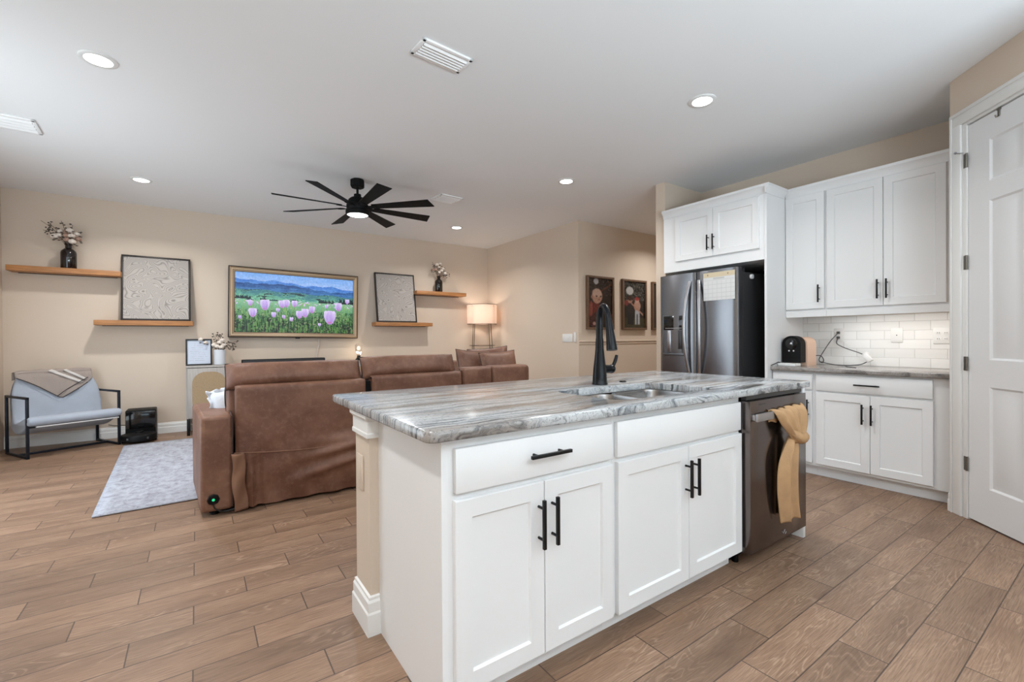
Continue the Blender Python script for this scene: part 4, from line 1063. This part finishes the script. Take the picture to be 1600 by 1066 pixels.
LT = frame((-.115, 6.985, .8625), (1, 0, 0), Vector((0, .06, 1)).normalized(), Vector((0, -1, .06)).normalized())
mb = MB(LT)
for q in ((0, .278, 0, .018), (0, .278, .317, .335), (0, .018, .018, .317), (.26, .278, .018, .317)): mb.box(*q, -.02, .004, .001)
mb.build('frame_border', M['frameb'], lf)
a = np.full((64, 52, 3), (192, 200, 214), float)
rr = np.random.default_rng(2)
for k, y in enumerate(range(9, 56, 5)):
    n0 = rr.integers(6, 16); n1 = rr.integers(34, 47)
    seg = rr.random(n1 - n0) > .3; a[y, n0:n1][seg] = (160, 166, 178)
MB(LT).box(.018, .26, .018, .317, -.018, -.006).build('backing', M['paper'], lf, smooth=False)
picture('writing_sheet', a, LT @ frame((.018, .018, -.0055), (1, 0, 0), (0, 1, 0), (0, 0, 1)), .242, .299, lf)
sb = thing('soundbar', 'long black soundbar on the console under the television', 'soundbar', (1.01, 6.97, .861))
MB().box(.488, 1.532, 6.945, 7.035, .8615, .918, .008).build('soundbar_body', M['blackp'], sb)
MB().box(.50, 1.52, 6.943, 6.946, .868, .910).build('grille', M['fside'], sb, smooth=False)
bl = thing('globe_lamp', 'small clear glass globe lamp with a lit bulb behind the sofa headrests', 'lamp', (2.03, 7.0, .861))
mb = MB(); mb.lathe([(.05, 0), (.05, .02), (.035, .03), (.026, .05), (.024, .075), (.0, .075)], (2.03, 7.0, .861), 24); mb.build('lamp_base', M['black'], bl)
mb = MB(); mb.lathe([(.026, .076), (.03, .10), (.046, .14), (.056, .185), (.052, .225), (.036, .25), (.0, .258)], (2.03, 7.0, .861), 28, cap=False); mb.build('glass_globe', M['glass'], bl)
mb = MB(); mb.lathe([(.0, .205), (.012, .208), (.024, .22), (.03, .242), (.03, .252), (0, .262)], (2.03, 7.0, .861), 20); 
mb = MB(); mb.ball((2.03, 7.0, 1.045), .024, .024, .032); mb.build('bulb', M['bulb'], bl)
d = bpy.data.lights.new('globe_lamp_glow', 'POINT'); d.energy = .7; d.color = (1, .82, .6); d.shadow_soft_size = .03; o = bpy.data.objects.new('globe_lamp_glow', d); COL.objects.link(o); o.location = (2.03, 7.08, .985)

# floor lamp in the corner
lx, ly = 4.185, 6.93
fl = thing('floor_lamp', 'floor lamp with lit peach drum shade on thin bronze legs in the room corner', 'lamp', (lx, ly, 0))
mb = MB(); mb.lathe([(.262, 1.438), (.266, 1.78)], (lx, ly, 0), 48, cap=False); mb.build('lamp_shade', M['shade'], fl)
mb = MB()
for z, r_ in ((1.438, .263), (1.78, .267)):
    mb.tube([(lx + r_ * math.cos(t), ly + r_ * math.sin(t), z) for t in np.linspace(0, 2 * math.pi, 41)], .0045, 6)
mb.build('shade_rim', M['lampm'], fl)
for k in range(4):
    a = math.radians(20 + 90 * k); p = Vector((math.cos(a), math.sin(a), 0))
    MB().tube([Vector((lx, ly, 1.76)) + p * .262, Vector((lx, ly, 1.438)) + p * .20, Vector((lx, ly, 1.04)) + p * .225, Vector((lx, ly, 0)) + p * .28], .0065, 8).build('leg', M['lampm'], fl)
mb = MB(); mb.tube([(lx + .224 * math.cos(t), ly + .224 * math.sin(t), 1.055) for t in np.linspace(0, 2 * math.pi, 33)], .005, 6); mb.build('brace_ring', M['lampm'], fl)
mb = MB(); mb.cyl((lx - .2, ly, 1.50), (lx + .2, ly, 1.50), .005, 6); mb.cyl((lx, ly, 1.48), (lx, ly, 1.55), .02, 12); mb.build('socket', M['lampm'], fl)
mb = MB(); mb.ball((lx, ly, 1.60), .035, .035, .045); mb.build('bulb', M['bulb'], fl)
d = bpy.data.lights.new('floor_lamp_bulb', 'POINT'); d.energy = 10; d.color = (1, .86, .72); d.shadow_soft_size = .05; o = bpy.data.objects.new('floor_lamp_bulb', d); COL.objects.link(o); o.location = (lx, ly, 1.61)

# switch plates near the corner of the right wall
sp = thing('switch_plate', 'white wide switch plate on the wall near the hall corner', 'switch', (XR - .001, 5.02, 1.118))
MB().box(XR - .007, XR, 4.915, 5.135, 1.118, 1.24, .003).build('cover_plate', M['plate'], sp)
for k in range(4):
    y = 4.946 + k * .053; MB().box(XR - .010, XR - .006, y - .017, y + .017, 1.146, 1.212, .001).build('rocker', M['plate'], sp)
sn = thing('wall_remote', 'slim white remote in a wall cradle right beside the switch plate', 'remote', (XR - .001, 4.853, 1.118))
MB().box(XR - .016, XR, 4.834, 4.875, 1.118, 1.262, .004).build('remote_body', M['plate'], sn)

# framed photographs in the hall
def photo_baby(ny=110, nx=70):
    X, Y = np.meshgrid((np.arange(nx) + .5) / nx, (np.arange(ny) + .5) / ny); r = np.random.default_rng(8)
    img = np.zeros((ny, nx, 3)) + (34, 20, 18); img += r.normal(size=(ny, nx, 1)) * 5
    b = (Y < .35) & (r.random((ny, nx)) > .82); img[b] = (112, 96, 88)
    E = lambda cx, cy, rx, ry: ((X - cx) / rx) ** 2 + ((Y - cy) / ry) ** 2 < 1
    img[(np.abs(Y - (.27 - .35 * (X - .5))) < .018) & (X > .45)] = (96, 58, 40)
    img[E(.33, .06, .10, .07)] = (196, 194, 196)
    m = E(.28, .68, .30, .20); chk = ((X * 14).astype(int) + (Y * 20).astype(int)) % 2
    img[m] = np.where(chk[m][:, None] == 0, (126, 40, 34), (92, 30, 30)); img[E(.30, .86, .28, .16)] = (70, 30, 28)
    img[E(.12, .62, .07, .16)] = (150, 74, 60)
    img[E(.37, .36, .215, .155)] = (196, 150, 128); img[E(.36, .30, .19, .09)] = (214, 176, 156)
    img[E(.16, .38, .045, .035)] = (176, 126, 108)
    for cx in (.35, .52): img[E(cx, .365, .035, .015)] = (52, 34, 30)
    img[E(.45, .40, .025, .02)] = (172, 120, 102); img[E(.45, .435, .055, .012)] = (150, 78, 70)
    img[E(.25, .92, .07, .035)] = (190, 150, 140); img[(X > .75) & (Y > .72) & (Y < .86)] = (120, 66, 36)
    return img
def photo_pair(ny=110, nx=70):
    X, Y = np.meshgrid((np.arange(nx) + .5) / nx, (np.arange(ny) + .5) / ny); r = np.random.default_rng(11)
    img = np.zeros((ny, nx, 3)) + (26, 24, 20); img += r.normal(size=(ny, nx, 1)) * 8
    sp_ = r.random((ny, nx)); img[(Y < .42) & (sp_ > .84)] = (214, 214, 210); img[Y > .78] = (62, 58, 36)
    E = lambda cx, cy, rx, ry: ((X - cx) / rx) ** 2 + ((Y - cy) / ry) ** 2 < 1
    img[E(.30, .20, .17, .09)] = (200, 198, 196)
    img[E(.32, .62, .17, .16)] = (40, 34, 36); img[(np.abs(X - .31) < .13) & (Y > .68) & (Y < .93)] = (20, 22, 30)
    img[E(.30, .40, .12, .075)] = (176, 130, 112); img[E(.30, .36, .13, .05)] = (60, 34, 28); img[E(.14, .47, .10, .06)] = (128, 56, 54)
    img[E(.64, .52, .16, .12)] = (196, 150, 130); img[E(.63, .40, .10, .06)] = (206, 164, 146); img[E(.63, .365, .11, .04)] = (164, 60, 58)
    img[(np.abs(X - .64) < .11) & (Y > .62) & (Y < .93)] = (186, 190, 198); img[(np.abs(X - .64) < .02) & (Y > .7) & (Y < .93)] = (60, 56, 54)
    img[(np.abs((Y - .55) - .45 * (X - .55)) < .022) & (X > .35) & (X < .92)] = (190, 140, 120)
    return img
def photo_plain(ny=110, nx=70):
    r = np.random.default_rng(3); return np.zeros((ny, nx, 3)) + (48, 36, 28) + r.normal(size=(ny, nx, 1)) * 8
for (x0, x1, fn, lab) in ((4.655, 5.222, photo_baby, 'walnut framed photo of a baby in a red plaid shirt on the hall wall'),
                          (5.413, 5.985, photo_pair, 'walnut framed photo of two children standing outdoors on the hall wall'),
                          (6.130, 6.70, photo_plain, 'walnut framed photo mostly hidden behind the wall beside the refrigerator')):
    t = thing('photo_frame', lab, 'picture frame', ((x0 + x1) / 2, 4.77, 1.30), 'framed photos in the hall')
    T = frame((x0, 4.789, 1.302), (1, 0, 0), (0, 0, 1), (0, -1, 0)); W_ = x1 - x0; h_ = .79
    mb = MB(T)
    for q in ((0, W_, 0, .03), (0, W_, h_ - .03, h_), (0, .03, .03, h_ - .03), (W_ - .03, W_, .03, h_ - .03)): mb.box(*q, 0, .045, .003)
    mb.build('frame_border', M['fwood'], t)
    MB(T).box(.03, W_ - .03, .03, h_ - .03, .001, .02).build('backing', M['dark'], t, smooth=False)
    im = fn()
    for _ in range(2): im = (im + np.roll(im, 1, 0) + np.roll(im, -1, 0) + np.roll(im, 1, 1) + np.roll(im, -1, 1)) / 5
    im = im * .82 + np.random.default_rng(4).normal(size=im.shape[:2] + (1,)) * 6
    picture('photograph', im, T @ frame((.03, .03, .0205), (1, 0, 0), (0, 1, 0), (0, 0, 1)), W_ - .06, h_ - .06, t, rough=.25)

# ------------------------------------------------------------------ sofa
sofa = thing('sofa', 'large brown leather sectional sofa seen from behind, facing the television', 'sofa', (1.4, 4.0, 0))
def sm(x, a, b):
    t = min(max((x - a) / (b - a), 0), 1); return t * t * (3 - 2 * t)
def pillow_mesh(mb, T, w, h, t, n=18, pinch=.05, e=.42, sag=0.0, px=None):
    for sgn in (1, -1):
        def f(u, v):
            x, y = u * 2 - 1, v * 2 - 1
            X = x * (1 - (pinch if px is None else px) * (1 - y * y)); Y = y * (1 - pinch * (1 - x * x))
            th = max((1 - x ** 4) * (1 - y ** 4), 0) ** e
            return T @ Vector((X * w / 2, Y * h / 2 - sag * (1 - x * x), sgn * (t / 2 * th + .0004)))
        mb.grid(n, n, f)
    return mb
def pillow_edge(T, w, h, pinch, n=10, sag=0.0, px=None):
    P = []
    for k in range(4 * n):
        s, q = divmod(k, n); q = q / n * 2 - 1
        x, y = ((q, -1), (1, q), (-q, 1), (-1, -q))[s]
        P.append(T @ Vector((x * (1 - (pinch if px is None else px) * (1 - y * y)) * w / 2, y * (1 - pinch * (1 - x * x)) * h / 2 - sag * (1 - x * x), 0)))
    P.append(P[0]); return P
# arm
mb = MB(); mb.prism([(.012, 3.612), (.200, 3.612), (.203, 4.45), (-.034, 4.45)], .03, .672, 'z')
arm = mb.build('arm', M['leather'], sofa, angle=60)
md = arm.modifiers.new('bevel', 'BEVEL'); md.width = .028; md.segments = 4; md.limit_method = 'ANGLE'
mb = MB(); mb.tube([(.192, 3.607, .05), (.195, 3.607, .60), (.193, 3.615, .655), (.188, 3.66, .675), (.185, 3.9, .678)], .0045, 6, smooth=4); mb.build('arm_piping', M['seam'], arm)
# bases and seats
mb = MB(); mb.box(.205, 1.13, 3.72, 4.47, .05, .43, .03); mb.build('seat', M['leather'], sofa)
mb = MB(); mb.box(1.135, 1.98, 3.72, 4.47, .05, .43, .03); mb.build('seat', M['leather'], sofa)
mb = MB(); mb.box(1.985, 2.64, 3.74, 5.55, .05, .43, .03); mb.build('seat', M['leather'], sofa)
mb = MB(); mb.box(2.645, 2.765, 3.74, 5.55, .05, .90, .04); mb.build('side_back', M['leather'], sofa)
mb = MB(); mb.box(.06, 2.70, 3.66, 4.40, .015, .06); mb.build('base', M['dark'], sofa, smooth=False)
for x, y in ((.09, 3.68), (1.1, 3.68), (1.95, 3.68), (2.68, 3.70), (.06, 4.40), (2.68, 5.45)):
    MB().cyl((x, y, 0), (x, y, .05), .025, 12).build('foot', M['blackp'], sofa)
def back_panel(x0, x1, z0, z1, wr, rnd_right=0.0):
    def disp(x, z):
        d = .010 * math.sin(math.pi * (x - x0) / (x1 - x0)) * math.sin(math.pi * min(max((z - z0) / (z1 - z0), 0), 1))
        if wr:
            d += .050 * math.exp(-((z - (.30 + .16 * (x - .6))) / .034) ** 2) * sm(x, .45, 1.05)
            d += .046 * math.exp(-((z - (.17 + .22 * (x - .6))) / .036) ** 2) * sm(x, .40, 1.0)
            d += .034 * math.exp(-((z - (.40 + .05 * (x - .6))) / .035) ** 2) * sm(x, .55, 1.1)
            d += .028 * math.sin((x - .2) * 70 + 2.5 * z) * math.exp(-((x - .30) / .075) ** 2) * (1 - sm(z, .22, .44))
            d += .012 * math.sin(x * 31 + z * 14) * sm(x, .3, .5) * (1 - sm(z, .04, .30))
            d += .004 * math.sin(x * 17 - z * 23) * (1 - sm(z, .3, .7))
        return d
    def f(u, v):
        x = x0 + u * (x1 - x0); e = min(u, 1 - u) * (x1 - x0); rx = max(0, 1 - e / .025); inset = .022 * rx ** 2.2
        if v < .72:
            t = v / .72; z = z0 + t * (z1 - .03 - z0); y = 3.618 - disp(x, z) + inset
        else:
            t = (v - .72) / .28
            if t < .4: a = t / .4 * math.pi / 2; z = z1 - .03 + .03 * math.sin(a); y = 3.648 - .03 * math.cos(a) + inset
            else: z = z1 - inset * .6; y = 3.648 + (t - .4) / .6 * .12
        if rnd_right:
            q = max(0, (x - (x1 - rnd_right)) / rnd_right); y += rnd_right * .8 * (1 - math.sqrt(max(0, 1 - q * q))); z -= .03 * q ** 3 if v > .6 else 0
        return Vector((x, y, z))
    mb = MB(); mb.grid(56, 60, f)
    mb.box(x0 + .004, x1 - .004 - rnd_right * .3, 3.655, 3.76, z0 + .01, z1 - .032)
    return mb.build('back_panel', M['leather'], sofa, angle=70)
pa = back_panel(.213, 1.107, .022, .864, True)
back_panel(1.158, 1.979, .03, .885, False)
back_panel(1.984, 2.298, .03, .912, False)
back_panel(2.304, 2.772, .03, .916, False, .10)
MB().box(1.09, 1.175, 3.68, 3.78, .05, .84).build('joint_gap', M['dark'], sofa, smooth=False)
# loose flap hanging at the lower left of the back
mb = MB()
def flap(u, v):
    z = .405 - v * .392; x = .186 + .075 * u + .03 * v * (.4 + u * .3) + .006 * math.sin(v * 9)
    return Vector((x, 3.600 - .020 * math.sin(u * 3.1 + v * 1.6) - .008 * math.sin(v * 11 + u * 4), z))
mb.grid(12, 24, flap); mb.build('loose_flap', M['flap'], pa, solid=.004, angle=80)
mb = MB(); mb.tube([(.20, 3.592, .41), (.26, 3.60, .405), (.36, 3.604, .392), (.6, 3.598, .375), (.85, 3.6, .37)], .0028, 6, smooth=5); mb.build('back_seam', M['flap'], pa)
# back cushions and head rests
for (x0, x1, z0, z1, zh) in ((.168, 1.095, .45, .93, 1.006), (1.118, 1.962, .45, .95, 1.028)):
    mb = MB(); mb.ball(((x0 + x1) / 2, 3.86, (z0 + z1) / 2), (x1 - x0) / 2, .115, (z1 - z0) / 2, .28, .28, 40, 24, fn=lambda q: q + Vector((.007 * math.sin(q.z * 75 + q.y * 40) * (1 if q.x < 0 else 0), 0, 0)))
    bc_ = mb.build('back_cushion', M['leather'], sofa, angle=70)
    T = frame(((x0 + x1) / 2, 3.775, zh - .088), (1, 0, 0), Vector((0, .45, 1)).normalized(), Vector((0, -1, .45)).normalized())
    mb = MB(); pillow_mesh(mb, T, x1 - x0 + .01, .195, .20, 30, .07, .5, px=.006)
    hr = mb.build('headrest', M['leather'], sofa, angle=70)
    MB().tube(pillow_edge(T, x1 - x0 + .01, .195, .07, px=.006), .0045, 6).build('piping', M['seam'], hr)
mb = MB(); mb.tube([(.175, 3.82, .90), (.164, 3.82, .82), (.164, 3.82, .73), (.172, 3.82, .66)], .005, 6, smooth=4); mb.build('piping', M['seam'], sofa)
# loose cushions in the far corner of the sofa
def cushion(name, T, w, h, t, label, m, cat, group=None, pinch=.07, sag=0.0):
    o = thing(name, label, cat, tuple(T.translation - Vector((0, 0, h / 2))), group)
    mb = MB(); pillow_mesh(mb, T, w, h, t, 20, pinch, .45, sag); b = mb.build('cushion_body', m, o, angle=70)
    MB().tube(pillow_edge(T, w, h, pinch, sag=sag), .004, 6).build('piping', M['seam'] if m is M['leather'] else m, b)
    return o
def lean(c, yaw, tilt, roll=0):
    return Matrix.Translation(c) @ Matrix.Rotation(math.radians(yaw), 4, 'Z') @ Matrix.Rotation(math.radians(90 + tilt), 4, 'X') @ Matrix.Rotation(math.radians(roll), 4, 'Z')
Gp = 'leather corner cushions'
cushion('sofa_cushion', lean((2.40, 4.12, .865), 8, -16, -4), .44, .40, .17, 'brown leather corner cushion farthest left, right of the gap in the sofa back', M['leather'], 'cushion', Gp)
cushion('sofa_cushion', lean((2.575, 3.92, .870), -6, -14, 3), .42, .36, .17, 'brown leather corner cushion nearest the camera, overlapping the others', M['leather'], 'cushion', Gp)
cushion('sofa_cushion', lean((2.70, 4.34, .855), -38, -16, 5), .46, .46, .16, 'brown leather corner cushion furthest back, its pointed tips showing behind the other two', M['leather'], 'cushion', Gp)
# white pillow squeezed between arm and cushions
wp = thing('throw_pillow', 'white throw pillow with frayed ruffled edge by the sofa arm', 'pillow', (.27, 4.06, .43))
T = lean((.275, 4.06, .625), 4, -8, 10)
mb = MB(); pillow_mesh(mb, T, .34, .38, .13, 20, .04, .45); b_ = mb.build('pillow_body', M['pillow'], wp, angle=70)
mb = MB()
ed = pillow_edge(T, .33, .37, .04, 22); N_ = len(ed) - 1; ctr = T.translation; nrm = (T.to_3x3() @ Vector((0, 0, 1))).normalized()
rr = random.Random(3); wob = [rr.uniform(-1, 1) for _ in range(N_)]
def ruf(u, v):
    k = int(round(u * N_)) % N_; p = ed[k]; o_ = (p - ctr).normalized()
    return p + o_ * (.030 * v + .010 * wob[k] * v) + nrm * (.020 * math.sin(k * 1.35) * v)
mb.grid(N_, 4, ruf); mb.build('ruffled_edge', M['pillow'], b_, angle=80, solid=.003)

# power hub on the back of the arm
hub = thing('power_hub', 'black round charging hub with glowing green light on the back of the sofa arm', 'charger', (.082, 3.597, .08))
mb = MB(); HT = Matrix.Translation((.082, 3.612, .118)) @ Matrix.Rotation(math.pi / 2, 4, 'X')
mb.lathe([(.034, 0), (.036, .004), (.036, .014), (.030, .019), (.0, .020)], (0, 0, 0), 8, M=HT); mb.build('hub_body', M['blackp'], hub, angle=20)
mb = MB(); mb.lathe([(.009, .0195), (.008, .0212), (.0, .0215)], (.0, 0.0, 0), 16, M=HT); mb.build('led', M['green'], hub)
mb = MB(); mb.tube([(.082, 3.60, .088), (.09, 3.597, .06), (.115, 3.597, .038), (.15, 3.598, .028), (.185, 3.6, .030), (.215, 3.60, .034)], .0042, 8, smooth=6)
mb.build('power_cord', M['cable'], hub)

# rug
rt = Matrix.Translation((-.582, 4.053, 0)) @ Matrix.Rotation(math.radians(2.1), 4, 'Z')
def rugf(u, v):
    x, y = u * 3.3, v * 2.56
    return rt @ Vector((x, y, .009 + .0012 * math.sin(x * 7) * math.sin(y * 5)))
mb = MB(); mb.grid(40, 30, rugf); ro = mb.build('area_rug', M['rug'], origin=(-.582, 4.053, 0), solid=.008); tag(ro, 'pale grey distressed area rug between the sofa and the grey armchair', 'rug')

# ------------------------------------------------------------------ accent chair
FL = Vector((-1.395, 6.475, 0)); u_ = Vector((.66, .30, 0)).normalized(); v_ = Vector((-.485, .875, 0)).normalized(); CW, CD = .729, .505
CTm = frame(FL, u_, v_, (0, 0, 1))
ch = thing('accent_chair', 'grey blue upholstered armchair with thin black metal frame by the far wall', 'armchair', tuple(FL + u_ * CW / 2 + v_ * CD / 2))
def bar(p, q, name, r=.0115):
    mb = MB(CTm); p, q = Vector(p), Vector(q); d = (q - p)
    lo = Vector([min(a, b) for a, b in zip(p, q)]); hi = Vector([max(a, b) for a, b in zip(p, q)])
    mb.box(lo.x - r, hi.x + r, lo.y - r, hi.y + r, lo.z - r, hi.z + r, .002); return mb.build(name, M['chairm'], ch)
for a in (0, CW):
    bar((a, 0, .0115), (a, 0, .607), 'leg'); bar((a, CD, .0115), (a, CD, .607), 'leg')
    bar((a, .0, .607), (a, CD, .607), 'armrest'); bar((a, 0, .0115), (a, CD, .0115), 'floor_rail')
bar((0, CD * .5, .0115), (CW, CD * .5, .0115), 'stretcher')
bar((0, .0, .315), (.045, .0, .315), 'seat_bracket', .009)
prof = [(-.075, .375), (-.05, .415), (.02, .418), (.12, .400), (.25, .355), (.325, .345), (.352, .385), (.372, .50), (.395, .66), (.42, .80), (.438, .845), (.458, .855), (.475, .835), (.472, .74), (.458, .58), (.445, .42), (.425, .285), (.36, .225), (.25, .220), (.12, .265), (.02, .315), (-.05, .335)]
def smooth_closed(P, k=4):
    out = []; n = len(P)
    for i in range(n):
        p0, p1, p2, p3 = [Vector(P[(i + j) % n]) for j in (-1, 0, 1, 2)]
        for t in range(k):
            t /= k; out.append(.5 * ((2 * p1) + (p2 - p0) * t + (2 * p0 - 5 * p1 + 4 * p2 - p3) * t * t + (3 * p1 - p0 - 3 * p2 + p3) * t ** 3))
    return out
SP = smooth_closed(prof); nS = len(SP)
area2 = sum(SP[i].x * SP[(i + 1) % nS].y - SP[(i + 1) % nS].x * SP[i].y for i in range(nS)); sgn_ = 1 if area2 > 0 else -1
NR = []
for i in range(nS):
    d = (SP[(i + 1) % nS] - SP[i - 1]).normalized(); NR.append(Vector((-d.y, d.x)) * sgn_)
sl = [(.0, .020), (.006, .011), (.02, .004), (.045, 0)]
slices = [(a, i) for a, i in sl] + [(t, 0) for t in np.linspace(.10, .90, 16)] + [(1 - a, i) for a, i in sl[::-1]]
def chf(u, v):
    a, ins = slices[int(round(u * (len(slices) - 1)))]
    k = int(round(v * nS)) % nS; q = SP[k] + NR[k] * ins
    hh = sm(q.y, .45, .86); w0 = .006 + .0 * hh; A = w0 + a * (CW - 2 * w0 + .0)
    A = CW / 2 + (A - CW / 2) * (1 - .16 * hh * hh) - .012 * hh
    if q.x < 0.05 and q.y > .3: A = CW / 2 + (A - CW / 2) * 1.035
    edge = abs(a - .5) * 2; z = q.y - .05 * max(0, edge - .6) ** 2 / .16 * sm(q.y, .7, .86)
    wr = .004 * math.sin(a * 60) * (1 - sm(abs(q.x + .06), .0, .12))
    return CTm @ Vector((A, q.x + wr, z))
mb = MB(); mb.grid(len(slices) - 1, nS, chf, cv=True, cap=True); mb.build('seat_shell', M['chairf'], ch, angle=60)
mb = MB(CTm); mb.tube([(.05, -.045, .318), (CW - .02, -.045, .318)], .006, 8); mb.build('seat_piping', M['plate'], ch)

# throw blanket over the chair back
th_ = thing('throw_blanket', 'taupe throw blanket with cream stripes draped over the armchair back', 'blanket', tuple(FL + u_ * .3 + v_ * .42 + Vector((0, 0, .55))))
fz_ = [.345, .385, .50, .66, .80, .84]; fb_ = [.325, .352, .372, .395, .42, .436]
def bl_pt(A, z, off=.008):
    """point on the front of the back, or over its top for z > .86"""
    ed_ = abs(A / CW - .5) * 2; drop = .03 * max(0, ed_ - .6) ** 2 / .16
    if z < .845: return Vector((A, float(np.interp(z, fz_, fb_)) - off, z))
    t = min((z - .845) / .09, 1); a = t * math.pi
    return Vector((A, .456 - .024 * math.cos(a) - off * math.cos(a), .845 + (.012 + off) * math.sin(a) - drop - (.06 * max(0, t - .8)) * 5))
def zlow(A): return float(np.interp(A, [.0, .06, .20, .345, .385, .60, .655], [.81, .785, .69, .572, .555, .70, .77]))
def blk(u, v):
    A = .035 + u * .615; zl = zlow(A); z = zl + v * (.935 - zl)
    p = bl_pt(A, z, .012 + .006 * math.sin(A * 22 + z * 16) * (1 - v) + .004 * math.sin(A * 41 - z * 9))
    return CTm @ p
mb = MB(); mb.grid(40, 34, blk); tb = mb.build('blanket_body', M['blanket'], th_, solid=.008, angle=80)
def stripe(A0, z0, A1, z1, wd, m, nm, off=.027):
    mb = MB()
    def f(u, v):
        A = A0 + (A1 - A0) * u + wd * (v - .5); z = z0 + (z1 - z0) * u + .35 * wd * (v - .5); return CTm @ bl_pt(A, z, off + .004 * math.sin(A * 41 - z * 9) + .006 * math.sin(A * 22 + z * 16) * .5)
    mb.grid(22, 3, f); mb.build(nm, m, tb, angle=80, solid=.002)
stripe(.30, .862, .555, .715, .035, M['blankw'], 'stripe'); stripe(.42, .862, .59, .745, .030, M['blankw'], 'stripe')
def edging(pts):
    mb = MB(); mb.tube([CTm @ bl_pt(A, z, .028) for A, z in pts], .0035, 6, smooth=4); mb.build('edging', M['blankd'], tb)
edging([(.385, .56), (.46, .61), (.55, .67), (.60, .71)]); edging([(.34, .58), (.42, .645), (.52, .71), (.605, .765)]); edging([(.34, .58), (.355, .567), (.385, .56)]); edging([(.04, .797), (.12, .75), (.20, .695), (.27, .637), (.34, .58)])

# ------------------------------------------------------------------ robot vacuum and its dock
dk = thing('vacuum_dock', 'upright black robot vacuum dock against the far wall beside the armchair', 'dock', (-.56, 7.06, 0))
mb = MB(); mb.box(-.70, -.415, 6.985, 7.235, .0, .35, .012); mb.build('dock_tower', M['blackp'], dk)
mb = MB(); mb.box(-.695, -.42, 6.978, 6.99, .13, .335, .004); mb.build('front_cover', M['gloss'], dk)
mb = MB(); mb.box(-.60, -.54, 6.976, 6.98, .325, .333, .001); mb.build('logo_mark', M['fside'], dk)
mb = MB(); mb.box(-.72, -.40, 6.82, 6.99, 0, .022, .006); mb.build('ramp', M['blackp'], dk)
rv = thing('robot_vacuum', 'round black robot vacuum parked in front of its dock', 'robot vacuum', (-.56, 6.80, .022))
mb = MB(); mb.lathe([(.15, .025), (.165, .035), (.168, .085), (.16, .098), (.10, .104), (.0, .105)], (-.56, 6.80, 0), 40); mb.build('vacuum_body', M['blackp'], rv)
mb = MB(); mb.lathe([(.04, .104), (.04, .118), (.032, .122), (.0, .122)], (-.56, 6.86, 0), 24); mb.build('sensor_turret', M['gloss'], rv)
mb = MB(); mb.box(-.66, -.46, 6.655, 6.668, .05, .075, .004); mb.build('bumper', M['fside'], rv)
for x in (-.65, -.47):
    mb = MB(); mb.cyl((x - .01, 6.80, .03), (x + .01, 6.80, .03), .03, 16); mb.build('wheel', M['cable'], rv)
mb = MB(); mb.tube([(-.70, 7.235, .14), (-.75, 7.243, .15), (-.82, 7.25, .15), (-.88, 7.25, .17)], .004, 6, smooth=5)
mb.build('power_cord', M['cable'], dk)
if 'x' in bpy.data.materials: bpy.data.materials.remove(bpy.data.materials['x'])
